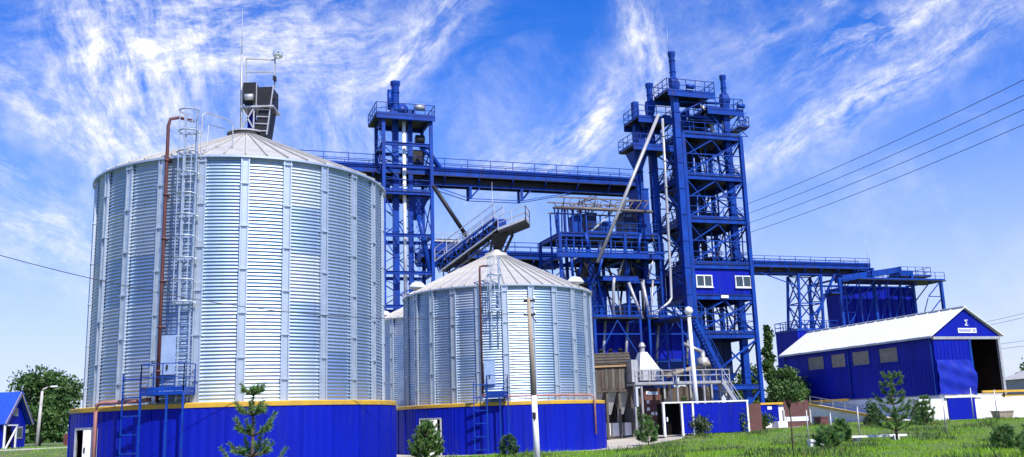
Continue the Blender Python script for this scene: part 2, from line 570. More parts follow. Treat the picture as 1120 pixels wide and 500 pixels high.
def sheet(name, xs, ys, m, lift=0.0, inside=None):
    X, Y = np.meshgrid(xs, ys)
    Z = gz(X, Y) + lift
    nx, ny = len(xs), len(ys)
    vs = np.stack([X.ravel(), Y.ravel(), Z.ravel()], 1)
    fs = []
    for j in range(ny - 1):
        for i in range(nx - 1):
            if inside is None or inside((xs[i] + xs[i + 1]) / 2, (ys[j] + ys[j + 1]) / 2):
                a = j * nx + i
                fs.append((a, a + 1, a + nx + 1, a + nx))
    me = bpy.data.meshes.new(name)
    me.from_pydata(vs.tolist(), [], fs)
    me.shade_smooth()
    me.materials.append(MATS[m])
    o = bpy.data.objects.new(name, me)
    C.objects.link(o)
    o['kind'] = 'structure'
    return o


gx = np.concatenate([[-2500, -1200, -600, -300, -160, -100], np.arange(-70, 80, 2.0), [90, 110, 160, 300, 600, 1200, 2500]])
gy = np.concatenate([[-400, -100, -20], np.arange(0, 130, 2.0), [140, 170, 230, 350, 600, 1200, 3000]])
sheet('ground', gx, gy, 'ground')


def inpoly(poly):
    def f(x, y):
        r = False
        k = len(poly)
        for i in range(k):
            x0, y0 = poly[i]
            x1, y1 = poly[(i + 1) % k]
            if (y0 > y) != (y1 > y) and x < (x1 - x0) * (y - y0) / (y1 - y0) + x0:
                r = not r
        return r
    return f


YARD = inpoly([(-9, 54.2), (-3, 54.0), (3.2, 54.8), (6.6, 58.0), (9.5, 63.5), (12.2, 69.5), (15.5, 73.5), (22, 76.5), (27, 84), (27, 112), (-30, 112), (-30, 64), (-16, 57)])
sheet('yard', np.arange(-31, 28, 0.4), np.arange(53.5, 113, 0.4), 'yard', 0.012, YARD)
PATH = inpoly([(-52, 56.5), (-38, 61.5), (-32, 64.5), (-20, 68), (-20, 72), (-33, 69), (-39, 66.5), (-52, 62)])
ADDED_PAVE = inpoly([(-34, 24.5), (6.5, 24.5), (7.5, 36), (4, 42.5), (-4, 43.5), (-14, 38.0), (-24, 40), (-34, 40)])
sheet('added_paving', np.arange(-35, 9, 0.5), np.arange(24, 45, 0.5), 'asphalt', 0.012, ADDED_PAVE)  # unseen paving added to keep green reflections off the silo walls
sheet('path', np.arange(-53, -19, 0.4), np.arange(56, 73, 0.4), 'yard', 0.012, PATH)


# ------------------------------------------------------------------ silos
def pol(r, deg, z):
    t = R(deg)
    return Vector((r * math.cos(t), r * math.sin(t), z))


def silo(label, cx, cy, Rs, Rb, zr, ze, za, n, phase, waves, per, doors=(), group='galvanised grain silos'):
    """Galvanised silo on a blue sheet-clad plinth; local coordinates about its axis."""
    T = Thing('grain_silo', label, 'silo', (cx, cy, 0), plant=False, group=group)
    T.o = Vector((0, 0, 0))
    seg = 2 * PI / n
    # corrugated wall sheets, five rows high, meshes shared round the ring
    tiers = 5
    per_t = waves // tiers
    cols = 4
    sheets = []
    for q in range(tiers):
        vs, fs = [], []
        rows = per_t * 6
        for i in range(rows + 1):
            z = zr + 0.02 + (ze - zr - 0.02) * (q + i / rows) / tiers
            rr = Rs + 0.024 * math.sin(2 * PI * i / 6) + (0.006 if q % 2 else 0.0)
            for j in range(cols + 1):
                t = seg * j / cols
                vs.append((rr * math.cos(t), rr * math.sin(t), z))
        for i in range(rows):
            for j in range(cols):
                a = i * (cols + 1) + j
                fs.append((a, a + 1, a + cols + 2, a + cols + 1))
        pm = bpy.data.meshes.new('wall_sheet')
        pm.from_pydata(vs, [], fs)
        pm.shade_smooth()
        pm.materials.append(MATS['galvanised_0'])
        sheets.append(pm)
    # stiffener in two splice patterns
    stiff = []
    for k in (0, 1):
        mb = MB()
        w = 0.15
        mb.span(Rs + 0.02, Rs + 0.075, -w * 0.75, w * 0.75, zr + 0.03, ze)
        for sgn in (-1, 1):
            mb.span(Rs + 0.02, Rs + 0.125, sgn * w - 0.03, sgn * w + 0.03, zr + 0.03, ze - 0.02)
        z = zr + 0.9 + 0.9 * k
        while z < ze - 0.3:
            mb.span(Rs + 0.01, Rs + 0.15, -w - 0.05, w + 0.05, z, z + 0.07)
            z += 1.85
        stiff.append(mb.mesh('stiffener'))
        stiff[-1].materials.append(MATS['galvanised_rib'])
    for k in range(n):
        for pm in sheets:
            p = T.part('wall_sheet', pm, 'galvanised_0')
            p.rotation_euler = (0, 0, phase + k * seg)
            p.material_slots[0].link = 'OBJECT'
            p.material_slots[0].material = MATS['galvanised_%d' % random.choice((0, 0, 1, 2))]
        q = T.part('stiffener', stiff[k % 2], 'galvanised_rib')
        q.rotation_euler = (0, 0, phase + k * seg)
    # roof sheets with a standing seam each
    nr = n * per
    rs = 2 * PI / nr
    ro, ri = Rs + 0.16, 0.62
    slope = (za - ze) / Rs
    zo, zi = ze + 0.03 - 0.10 * slope, za - ri * slope
    mb = MB()
    t0, t1 = 0, rs
    vs = [(ro * math.cos(t0), ro * math.sin(t0), zo), (ro * math.cos(t1), ro * math.sin(t1), zo), (ri * math.cos(t1), ri * math.sin(t1), zi), (ri * math.cos(t0), ri * math.sin(t0), zi)]
    vs += [(x, y, z - 0.03) for x, y, z in vs]
    mb.add(vs, [(0, 1, 2, 3), (7, 6, 5, 4), (0, 4, 5, 1), (1, 5, 6, 2), (2, 6, 7, 3), (3, 7, 4, 0)])
    mb.bar((ro, 0, zo + 0.035), (ri, 0, zi + 0.035), 0.05, 0.10)
    rm = mb.mesh('roof_sheet')
    rm.materials.append(MATS['roof_sheet'])
    for k in range(nr):
        p = T.part('roof_sheet', rm, 'roof_sheet')
        p.rotation_euler = (0, 0, phase + k * rs)
    T.part('eave_trim', MB().lathe([(Rs + 0.02, ze - 0.12), (Rs + 0.19, ze - 0.10), (Rs + 0.19, zo + 0.005)], n=96), 'galvanised_rib')
    T.part('roof_collar', MB().lathe([(ri + 0.18, zi - 0.05), (ri + 0.12, zi + 0.16), (ri - 0.12, zi + 0.22), (ri - 0.12, zi + 0.36), (0.01, zi + 0.40)], n=28), 'roof_sheet', smooth=True)
    # plinth: ribbed sheet ring with door openings
    N = 240
    mb = MB()
    prof = []
    for k in range(N):
        t = 2 * PI * k / N
        prof.append((t, Rb + (0.022 if k % 2 else 0.0)))
    for k in range(N):
        (t0, r0), (t1, r1) = prof[k], prof[(k + 1) % N]
        tm = math.degrees((k + 0.5) * 2 * PI / N)
        zlo = -0.4
        for d0, d1, dh in doors:
            if d0 < tm < d1:
                zlo = dh
        mb.add([(r0 * math.cos(t0), r0 * math.sin(t0), zlo), (r1 * math.cos(t1), r1 * math.sin(t1), zlo), (r1 * math.cos(t1), r1 * math.sin(t1), zr), (r0 * math.cos(t0), r0 * math.sin(t0), zr)], [(0, 1, 2, 3)])
    T.part('plinth_wall', mb, 'blue_sheet')
    for k in range(30):
        d = 6 + k * 12
        if any(d0 - 1 < d < d1 + 1 for d0, d1, dh in doors):
            continue
        T.part('sheet_lap', MB().bar(pol(Rb + 0.025, d, -0.35), pol(Rb + 0.025, d, zr - 0.18), 0.07, 0.03), 'blue_sheet')
    T.part('ledge_trim', MB().lathe([(Rb + 0.05, zr - 0.17), (Rb + 0.07, zr), (Rb + 0.03, zr + 0.03), (Rs - 0.1, zr + 0.045)], n=120), 'yellow_paint')
    T.part('plinth_ceiling', MB().lathe([(Rb - 0.02, zr - 0.1), (0.02, zr - 0.1)], n=48), 'concrete')
    T.part('plinth_floor', MB().lathe([(Rb - 0.02, 0.05), (0.02, 0.05)], n=48), 'concrete')
    return T


def door_set(T, Rb, d0, d1, h, z0, leaf_at, leaf_w):
    """White frame round an opening in the plinth and a leaf standing open."""
    fr = MB()
    for d in (d0, d1):
        fr.bar(pol(Rb + 0.02, d, z0 - 0.3), pol(Rb + 0.02, d, h), 0.10)
    fr.bar(pol(Rb + 0.02, d0, h), pol(Rb + 0.02, d1, h), 0.12, 0.10)
    T.part('door_frame', fr, 'rail_grey')
    p = pol(Rb + 0.06, leaf_at, 0)
    out = pol(1, leaf_at - 22, 0)
    lf = MB()
    q = p + out * leaf_w
    lf.bar((p + q) / 2 + Vector((0, 0, z0)), (p + q) / 2 + Vector((0, 0, h - 0.05)), leaf_w, 0.05)
    # build the leaf as a thin upright slab
    me = MB()
    d = (q - p).normalized()
    nrm = Vector((-d.y, d.x, 0)) * 0.03
    vs = [p - nrm, q - nrm, q + nrm, p + nrm]
    vs = [v + Vector((0, 0, z0)) for v in vs] + [v + Vector((0, 0, h - 0.06)) for v in vs]
    me.add(vs, [(0, 3, 2, 1), (4, 5, 6, 7), (0, 1, 5, 4), (1, 2, 6, 5), (2, 3, 7, 6), (3, 0, 4, 7)])
    leaf = T.part('door_leaf', me, 'white_paint')
    hb = MB().bar(p.lerp(q, 0.85) + nrm * 2 + Vector((0, 0, 1.1)), p.lerp(q, 0.85) + nrm * 2 + Vector((0, 0, 1.3)), 0.05)
    T.part('handle', hb, 'dark_steel', leaf)


def caged_ladder(T, Rs, deg, z0, zc, z1, w=0.46, m='galvanised_rib'):
    t = R(deg)
    er = Vector((math.cos(t), math.sin(t), 0))
    et = Vector((-math.sin(t), math.cos(t), 0))
    base = er * (Rs + 0.22)
    mb = MB()
    for sgn in (-1, 1):
        mb.bar(base + et * sgn * w / 2 + Vector((0, 0, z0)), base + et * sgn * w / 2 + Vector((0, 0, z1)), 0.06)
    z = z0 + 0.15
    while z < z1:
        mb.bar(base - et * w / 2 + Vector((0, 0, z)), base + et * w / 2 + Vector((0, 0, z)), 0.03)
        z += 0.30
    z = z0 + 0.6
    while z < z1 - 1.4:
        for sgn in (-1, 1):
            p = base + et * sgn * w / 2 + Vector((0, 0, z))
            mb.bar(p - er * 0.25, p, 0.05)
        z += 1.85
    lad = T.part('ladder', mb, m)
    cg = MB()
    rc = 0.40
    cc = base + er * 0.28
    hoops = []
    k = max(2, round((z1 - zc) / 0.9))
    for i in range(k + 1):
        z = zc + (z1 - zc) * i / k
        pts = []
        for j in range(13):
            a = -2.5 + 5.0 * j / 12
            pts.append(cc + er * (math.cos(a) * rc) + et * (math.sin(a) * rc) + Vector((0, 0, z)))
        cg.path(pts, 0.035, 5, False)
        if i % 2 == 0:
            cg.bar(cc - et * 0.5 - er * 0.2 + Vector((0, 0, z)), cc + et * 0.5 - er * 0.2 + Vector((0, 0, z)), 0.05, 0.09)
    for j in range(7):
        a = -2.3 + 4.6 * j / 6
        p = cc + er * (math.cos(a) * rc) + et * (math.sin(a) * rc)
        cg.bar(p + Vector((0, 0, zc)), p + Vector((0, 0, z1)), 0.032)
    T.part('ladder_cage', cg, m, lad)
    return lad


def service_platform(T, Rs, d0, d1, z, legs=True, steps_at=None, hatch=None):
    """Blue landing with rails and legs at a silo hatch."""
    tm = R((d0 + d1) / 2)
    er = Vector((math.cos(tm), math.sin(tm), 0))
    et = Vector((-math.sin(tm), math.cos(tm), 0))
    half = (Rs + 0.5) * R(d1 - d0) / 2
    c = er * (Rs + 0.66)
    mb = MB()
    vs = []
    for dz in (-0.14, 0.0):
        for i, j in ((-1, -1), (1, -1), (1, 1), (-1, 1)):
            vs.append(c + et * (i * half) + er * (j * 0.55) + Vector((0, 0, z + dz)))
    mb.add(vs, [(0, 1, 2, 3), (7, 6, 5, 4), (0, 4, 5, 1), (1, 5, 6, 2), (2, 6, 7, 3), (3, 7, 4, 0)])
    pl = T.part('platform', mb, 'blue_steel')
    o1 = c + er * 0.52
    o0 = c - er * 0.5
    a, b = o1 - et * half, o1 + et * half
    T.railing([o0 - et * half + Vector((0, 0, z)), a + Vector((0, 0, z)), b + Vector((0, 0, z)), o0 + et * half + Vector((0, 0, z))], 1.1, 1.1, w=0.035, parent=pl)
    for q in (a, b, a.lerp(b, 0.62)):
        T.part('leg', MB().bar(q + Vector((0, 0, -0.4)), q + Vector((0, 0, z - 0.14)), 0.075), 'blue_steel')
    st = MB()
    s0 = a - et * 0.75
    for q in (s0, a - et * 0.02):
        st.bar(q + Vector((0, 0, -0.3)), q + Vector((0, 0, z + 0.75)), 0.05)
    zz = 0.3
    while zz < z + 0.8:
        st.bar(s0 + Vector((0, 0, zz)), a + Vector((0, 0, zz)), 0.14, 0.05)
        zz += 0.72
    T.part('step_ladder', st, 'blue_steel')
    return pl


BX, BY = -13.22, 45.91
big = silo('largest galvanised grain silo at the left, with dark conveyor head on top', BX, BY, 6.75, 7.32, 2.89, 13.35, 16.50, 24, 0.01775, 70, 2, doors=[(221, 236, 2.05)])
door_set(big, 7.32, 221.3, 236.0, 2.05, 0.05, 235.0, 0.42)
caged_ladder(big, 6.75, 267.0, 3.0, 7.0, 15.2)
# rust-red pipe up the wall
mb = MB()
pts = [pol(7.02, 258.6, 3.0), pol(7.02, 258.6, 8.0), pol(7.02, 258.6, 14.7), pol(7.0, 259.2, 15.0), pol(6.8, 261.5, 15.1), pol(6.2, 265.0, 15.1)]
mb.path(pts, 0.072, 10)
for z in (4.2, 6.0, 7.9, 9.7, 11.6, 13.1):
    mb.lathe([(0.072, 0), (0.105, 0.01), (0.105, 0.08), (0.072, 0.09)], pol(7.02, 258.6, z), 10)
    mb.bar(pol(6.7, 258.6, z + 0.05), pol(7.02, 258.6, z + 0.05), 0.08)
big.part('wall_pipe', mb, 'rust_pipe', smooth=True)
mb = MB()
pts = [pol(7.25, 257.5, 3.12)] + [pol(7.55, d, 3.06 - 0.02 * (256 - d) / 18) for d in np.linspace(256, 239, 10)] + [pol(7.6, 238.2, 2.95), pol(7.6, 238.0, 2.7), pol(7.6, 238.0, -0.2)]
mb.path(pts, 0.085, 10)
for d in (252, 245):
    mb.bar(pol(6.9, d, 3.0), pol(7.55, d, 3.0), 0.05)
big.part('drain_pipe', mb, 'copper_pipe', smooth=True)
service_platform(big, 6.75, 257, 271, 3.38)
hp = big.part('hatch', MB().bar(pol(6.86, 261.4, 4.1), pol(6.86, 261.4, 5.7), 0.62, 0.14), 'hatch')
big.part('hatch_latch', MB().bar(pol(6.96, 261.4, 4.3), pol(6.96, 261.4, 4.5), 0.06), 'dark_steel', hp)
# stub railing from the ladder over the roof edge
mb = MB()
mb.path([pol(6.9, 270.5, 13.2), pol(6.9, 270.5, 15.1), pol(6.7, 271.5, 15.3), pol(5.6, 277.5, 15.35), pol(5.3, 279.5, 15.2), pol(5.2, 280, 13.9)], 0.03, 6)
mb.path([pol(6.3, 271, 13.4), pol(6.2, 271, 14.9), pol(5.3, 276, 15.0)], 0.025, 6)
big.part('roof_handrail', mb, 'rail_grey')

SX, SY = -1.11, 61.80
small = silo('smaller galvanised grain silo in the middle with cream cone roof and blue plinth', SX, SY, 5.99, 6.59, 2.89, 9.78, 12.83, 24, R(275.1), 45, 2, doors=[(224.5, 239.5, 2.1)])
door_set(small, 6.59, 224.8, 239.2, 2.1, 0.05, 237.0, 0.5)
caged_ladder(small, 5.99, 269.8, 6.3, 8.2, 11.3)
mb = MB()
pts = [pol(6.25, 261.8, 3.3), pol(6.25, 261.8, 10.6), pol(6.2, 262.0, 10.85), pol(6.0, 263.5, 10.92), pol(5.8, 268.0, 10.92)]
mb.path(pts, 0.06, 8)
for z in (4.6, 6.4, 8.3):
    mb.bar(pol(5.95, 261.8, z), pol(6.25, 261.8, z), 0.07)
small.part('wall_pipe', mb, 'rust_pipe', smooth=True)
mb = MB()
pts = [pol(6.35, 262, 3.35)] + [pol(6.6, d, 3.22) for d in np.linspace(264, 326, 22)] + [pol(6.75, 327.5, 3.15), pol(6.78, 327.7, 2.9), pol(6.78, 327.7, 0.9)]
mb.path(pts, 0.06, 8)
for d in (272, 284, 296, 308, 320):
    mb.bar(pol(6.6, d, 2.9), pol(6.6, d, 3.22), 0.04)
small.part('drain_pipe', mb, 'copper_pipe', smooth=True)
service_platform(small, 5.99, 264.5, 275, 3.30)
hp = small.part('hatch', MB().bar(pol(6.1, 265.6, 3.95), pol(6.1, 265.6, 5.3), 0.65, 0.12), 'hatch')
small.part('hatch_latch', MB().bar(pol(6.19, 265.6, 4.3), pol(6.19, 265.6, 4.5), 0.06), 'dark_steel', hp)
# mushroom vents on the roof edge
for d in (205, 335):
    mb = MB().lathe([(0.22, 0), (0.22, 0.35), (0.55, 0.32), (0.52, 0.45), (0.34, 0.66), (0.01, 0.74)], pol(5.5, d, 9.9), 18)
    small.part('roof_vent', mb, 'roof_white', smooth=True)

back = silo('partly hidden galvanised grain silo behind, between the largest and the cream roofed silo', -5.25, 76.3, 5.99, 6.59, 3.1, 9.78, 12.83, 24, 0.05, 45, 2)
for d in (205,):
    back.part('roof_vent', MB().lathe([(0.22, 0), (0.22, 0.35), (0.55, 0.32), (0.52, 0.45), (0.34, 0.66), (0.01, 0.74)], pol(5.5, d, 9.9), 18), 'roof_white', smooth=True)

# ------------------------------------------------------------------ dark conveyor head on the big silo
T = Thing('roof_conveyor', 'dark conveyor head box with rail frame and floodlight on top of the largest silo', 'conveyor', (BX, BY, 16.4), plant=False)
zb = 16.55
T.part('head_box', MB().span(BX + 0.62, BX + 1.38, BY - 0.45, BY + 0.8, 17.75, 18.72), 'dark_steel')
T.part('motor_box', MB().span(BX - 0.05, BX + 0.58, BY - 0.62, BY - 0.1, 17.85, 18.92), 'dark_steel')
T.part('motor', MB().tube((BX + 0.1, BY - 0.75, 18.1), (BX + 0.5, BY - 0.75, 18.1), 0.16, n=12), 'rail_grey', smooth=True)
T.part('grating', MB().span(BX - 0.15, BX + 1.48, BY - 0.6, BY + 0.9, 17.62, 17.70), 'rail_grey')
mb = MB()
mb.add([(BX + 0.70, BY - 0.4, 17.6), (BX + 1.30, BY - 0.4, 17.6), (BX + 1.10, BY - 0.4, 16.1), (BX + 0.50, BY - 0.4, 16.3),
        (BX + 0.70, BY + 0.7, 17.6), (BX + 1.30, BY + 0.7, 17.6), (BX + 1.10, BY + 0.7, 16.1), (BX + 0.50, BY + 0.7, 16.3)],
       [(0, 3, 2, 1), (4, 5, 6, 7), (0, 1, 5, 4), (1, 2, 6, 5), (2, 3, 7, 6), (3, 0, 4, 7)])
T.part('chute', mb, 'dark_steel')
for k in range(4):
    f = k / 3
    T.bar('chute_rib', (BX + 0.48 + 0.18 * f, BY - 0.43, 16.45 + 1.1 * f), (BX + 1.14 + 0.18 * f, BY - 0.43, 16.40 + 1.1 * f), 0.04, 0.05, m='rail_grey')
T.bar('frame_rail', (BX + 1.14, BY - 0.45, 16.2), (BX + 1.44, BY - 0.45, 18.8), 0.06, m='rail_grey')
T.bar('frame_rail', (BX + 0.60, BY - 0.5, 17.7), (BX + 0.60, BY - 0.5, 18.9), 0.05, m='rail_grey')
T.part('chute_back', MB().span(BX - 0.05, BX + 0.35, BY + 0.3, BY + 0.5, 16.4, 17.6), 'blue_sheet')
for x in (BX - 0.12, BX + 0.48):
    T.bar('post', (x, BY - 0.45, zb - 0.15), (x, BY - 0.45, 18.9), 0.07, m='rail_grey')
T.bar('brace', (BX - 0.1, BY - 0.5, zb), (BX + 0.48, BY - 0.5, 17.6), 0.07, m='rail_grey')
T.bar('brace', (BX + 0.48, BY - 0.5, zb), (BX - 0.1, BY - 0.5, 17.6), 0.07, m='rail_grey')
T.part('base_plate', MB().lathe([(0.95, 0), (0.95, 0.08), (0.01, 0.1)], (BX, BY, zb - 0.2), 20), 'rail_grey')
for x in (BX - 0.08, BX + 1.40):
    T.bar('post', (x, BY - 0.1, 18.8), (x, BY - 0.1, 20.42), 0.07, m='rail_grey')
T.bar('rail', (BX - 0.08, BY - 0.1, 20.40), (BX + 1.40, BY - 0.1, 20.28), 0.06, m='rail_grey')
T.bar('rail', (BX - 0.08, BY - 0.1, 19.70), (BX + 1.40, BY - 0.1, 19.62), 0.06, m='rail_grey')
for dz in (17.4, 18.2, 19.2):
    T.part('bracket', MB().box((BX + 1.45, BY - 0.3, dz), (0.12, 0.3, 0.22)), 'dark_steel')
lf = T.part('floodlight', MB().lathe([(0.05, 0.25), (0.18, 0.2), (0.27, 0.05), (0.27, 0.0), (0.01, 0.0)], (0, 0, 0), 18).mesh('floodlight'), 'lamp_glass')
lf.data.shade_smooth()
lf.location = Vector((BX + 1.55, BY - 0.15, 20.55)) - T.o
lf.rotation_euler = (R(80), 0, R(20))
T.tube('mast', (BX - 0.22, BY - 0.2, zb - 0.1), (BX - 0.28, BY - 0.2, 20.6), 0.055, m='rail_grey', n=6)
T.tube('antenna', (BX - 0.28, BY - 0.2, 20.6), (BX - 0.30, BY - 0.2, 23.1), 0.022, 0.012, m='rail_grey', n=6)


# ------------------------------------------------------------------ steel frame towers
def frame_tower(T, aa, bb, z0, levels, leg_w=0.34, beam_h=0.36, deck_levels=(), rails=True, brace=None, rail_m='blue_steel', deck_over=0.0):
    zt = levels[-1]
    for a in aa:
        for b in bb:
            T.bar('leg', (a, b, z0), (a, b, zt), leg_w)
    for z in levels:
        for b in bb:
            for a0, a1 in zip(aa[:-1], aa[1:]):
                T.ibeam('beam', (a0 + leg_w / 2, b, z - beam_h / 2), (a1 - leg_w / 2, b, z - beam_h / 2), 0.22, beam_h)
        for a in aa:
            for b0, b1 in zip(bb[:-1], bb[1:]):
                T.ibeam('beam', (a, b0 + leg_w / 2, z - beam_h / 2), (a, b1 - leg_w / 2, z - beam_h / 2), 0.22, beam_h)
    for z in deck_levels:
        T.deck(aa[0] - deck_over, aa[-1] + deck_over, bb[0] - deck_over, bb[-1] + deck_over, z + 0.08, 0.075)
        if rails:
            T.railing([(aa[0], bb[0], z + 0.08), (aa[-1], bb[0], z + 0.08), (aa[-1], bb[-1], z + 0.08), (aa[0], bb[-1], z + 0.08)], close=True, m=rail_m)


def xbrace(T, p00, p10, p01, p11, w=0.11, kind='x', m='blue_steel'):
    if kind in ('x', '/'):
        T.bar('brace', p00, p11, w, m=m)
    if kind in ('x', '\\'):
        T.bar('brace', p10, p01, w * 0.98, m=m)


def lattice(T, p0, p1, q0, q1, k, w=0.07, m='blue_steel', name='lattice'):
    """Zigzag web between two chords p0-p1 and q0-q1, one part."""
    mb = MB()
    p0, p1, q0, q1 = map(Vector, (p0, p1, q0, q1))
    for i in range(k):
        a, b = p0.lerp(p1, i / k), p0.lerp(p1, (i + 1) / k)
        c, d = q0.lerp(q1, i / k), q0.lerp(q1, (i + 1) / k)
        mb.bar(a, d, w)
        mb.bar(c, b, w)
        mb.bar(a, c, w)
    return T.part(name, mb, m)


def stack(T, a, b, z0, z1, r):
    """Flared exhaust stack; returns the part."""
    s_ = T.part('stack', MB().lathe([(r, z0), (r, z1 - 0.55), (r * 1.02, z1 - 0.5), (r * 1.28, z1 - 0.32), (r * 1.32, z1 - 0.05), (r * 1.32, z1), (r * 0.8, z1), (r * 0.8, z1 - 0.8)], (a, b, 0), 18), 'blue_steel', smooth=True)
    z = z0 + 0.6
    while z < z1 - 0.8:
        T.part('flange', MB().lathe([(r, 0), (r + 0.05, 0.01), (r + 0.05, 0.07), (r, 0.08)], (a, b, z), 18), 'blue_steel', s_)
        z += 1.1
    return s_


def duct(T, a, b, z0, z1, da, db, m='blue_steel', name='duct'):
    mb = MB().span(a - da / 2, a + da / 2, b - db / 2, b + db / 2, z0, z1)
    d = T.part(name, mb, m)
    z = z0 + 2.2
    while z < z1 - 0.5:
        T.part('flange', MB().box((a, b, z), (da + 0.10, db + 0.10, 0.09)), m, d)
        z += 2.4
    return d


# ---- left elevator tower
T = Thing('elevator_tower', 'slim blue lattice elevator tower rising behind the largest silo', 'tower', (-23.65, 11, 0.3))
aa, bb = (-25.9, -21.4), (9.0, 12.6)
lv = [5.0, 9.0, 12.4, 15.45, 18.9, 22.85, 25.4, 27.5, 30.0]
frame_tower(T, aa, bb, 0.0, lv, 0.30, 0.30, deck_levels=(22.85,), rails=True)
T.deck(aa[0] - 0.7, aa[1] + 0.35, bb[0] - 0.35, bb[1] + 0.35, 30.10, 0.09)
T.railing([(aa[0] - 0.7, bb[0] - 0.3, 30.1), (aa[1] + 0.3, bb[0] - 0.3, 30.1), (aa[1] + 0.3, bb[1] + 0.3, 30.1), (aa[0] - 0.7, bb[1] + 0.3, 30.1)], 1.1, 1.0, close=True, w=0.06)
T.part('deck_beam', MB().ibeam((aa[0] - 0.7, bb[0] - 0.36, 29.85), (aa[1] + 0.35, bb[0] - 0.36, 29.85), 0.12, 0.4), 'blue_steel')
for z0, z1, kd in ((9.0, 12.4, 'x'), (12.4, 15.45, '/'), (15.45, 18.9, '\\'), (18.9, 22.85, 'x'), (22.85, 25.4, '/'), (25.4, 27.5, 'x')):
    xbrace(T, (aa[0], bb[1], z0), (aa[1], bb[1], z0), (aa[0], bb[1], z1 - 0.3), (aa[1], bb[1], z1 - 0.3), 0.09)
    xbrace(T, (aa[0], bb[0], z0), (aa[0], bb[1], z0), (aa[0], bb[0], z1 - 0.3), (aa[0], bb[1], z1 - 0.3), 0.09, 'x')
    xbrace(T, (aa[1], bb[0], z0), (aa[1], bb[1], z0), (aa[1], bb[0], z1 - 0.3), (aa[1], bb[1], z1 - 0.3), 0.09, 'x')
    if kd != '/':
        T.bar('brace', (aa[0], bb[0], z1 - 0.35), (aa[1] * 0.4 + aa[0] * 0.6, bb[0], z0), 0.08)
T.deck(aa[0] - 0.55, aa[0], 9.0, 10.4, 26.6, 0.06)
T.railing([(aa[0], 9.0, 26.6), (aa[0] - 0.55, 9.0, 26.6), (aa[0] - 0.55, 10.4, 26.6)], 1.0, 0.7)
lattice(T, (aa[0] - 0.5, 9.2, 24.5), (aa[0] - 0.5, 9.2, 30), (aa[0], 9.2, 24.5), (aa[0], 9.2, 30), 5, 0.05)
# hopper and machine boxes hung in the frame
T.part('machine_box', MB().span(-22.9, -21.8, 10.4, 12.0, 25.9, 27.3), 'dark_steel')
for i in range(10):
    z_ = 13 + 1.6 * i
    T.bar('tie', (-25.9, 9.0, z_), (-25.9 + random.uniform(1, 4.3), 9.0 + random.uniform(0, 3), z_ + random.uniform(-1.0, 1.5)), 0.06)
T.part('machine_box', MB().span(-25.4, -24.9, 11.0, 12.2, 22.95, 25.0), 'blue_steel')
T.part('hopper', MB().frustum((-22.5, 10.8, 20.6), (0.5, 0.5), (-22.5, 10.8, 22.6), (2.0, 2.4)), 'blue_steel')
T.part('hopper', MB().frustum((-22.4, 10.8, 24.2), (0.5, 0.5), (-22.4, 10.8, 25.6), (1.5, 2.0)), 'dark_steel')
T.part('motor', MB().tube((-22.6, 10.2, 28.2), (-21.8, 10.2, 28.2), 0.5, n=14), 'dark_steel', smooth=True)
T.part('spout', MB().path([(-22.4, 10.4, 21.0), (-22.2, 9.9, 19.6), (-21.6, 9.2, 15.2)], 0.24, 10), 'blue_steel', smooth=True)
T.part('spout', MB().path([(-22.3, 9.4, 27.4), (-21.4, 9.2, 26.5), (-20.0, 10.5, 25.4), (-19.8, 10.6, 25.2)], 0.26, 10), 'blue_steel', smooth=True)
lattice(T, (-22.9, 9.1, 12.6), (-22.9, 9.1, 22.4), (-22.4, 9.1, 12.6), (-22.4, 9.1, 22.4), 14, 0.04, name='ladder')
E1 = Thing('bucket_elevator', 'blue twin leg bucket elevator inside the slim tower, short stack on top', 'elevator', (-24.4, 10.2, 0.3), group='bucket elevators')
duct(E1, -24.55, 10.2, 0.3, 30.2, 0.55, 0.45, name='leg_casing')
duct(E1, -23.15, 10.2, 0.3, 30.2, 0.42, 0.45, name='leg_casing')
E1.part('head_casing', MB().span(-25.0, -22.8, 9.75, 10.65, 30.15, 31.0), 'blue_steel')
E1.part('head_drum', MB().tube((-23.9, 9.75, 31.0), (-23.9, 10.65, 31.0), 0.55, n=20), 'blue_steel', smooth=True)
E1.part('drive_motor', MB().tube((-22.9, 9.3, 31.15), (-21.9, 9.3, 31.15), 0.34, n=12), 'rail_grey', smooth=True)
stack(E1, -24.55, 10.0, 30.9, 33.75, 0.36)
E1.part('breather', MB().tube((-25.1, 10.0, 31.0), (-25.1, 10.0, 32.9), 0.22, n=12), 'blue_steel', smooth=True)
single('downpipe', MB().path([(-23.85, 9.6, 12.0), (-23.85, 9.6, 29.8)], 0.17, 10), 'white_paint', 'white vertical downpipe inside the slim blue tower', 'pipe', (-23.85, 9.6, 12.0), smooth=True)

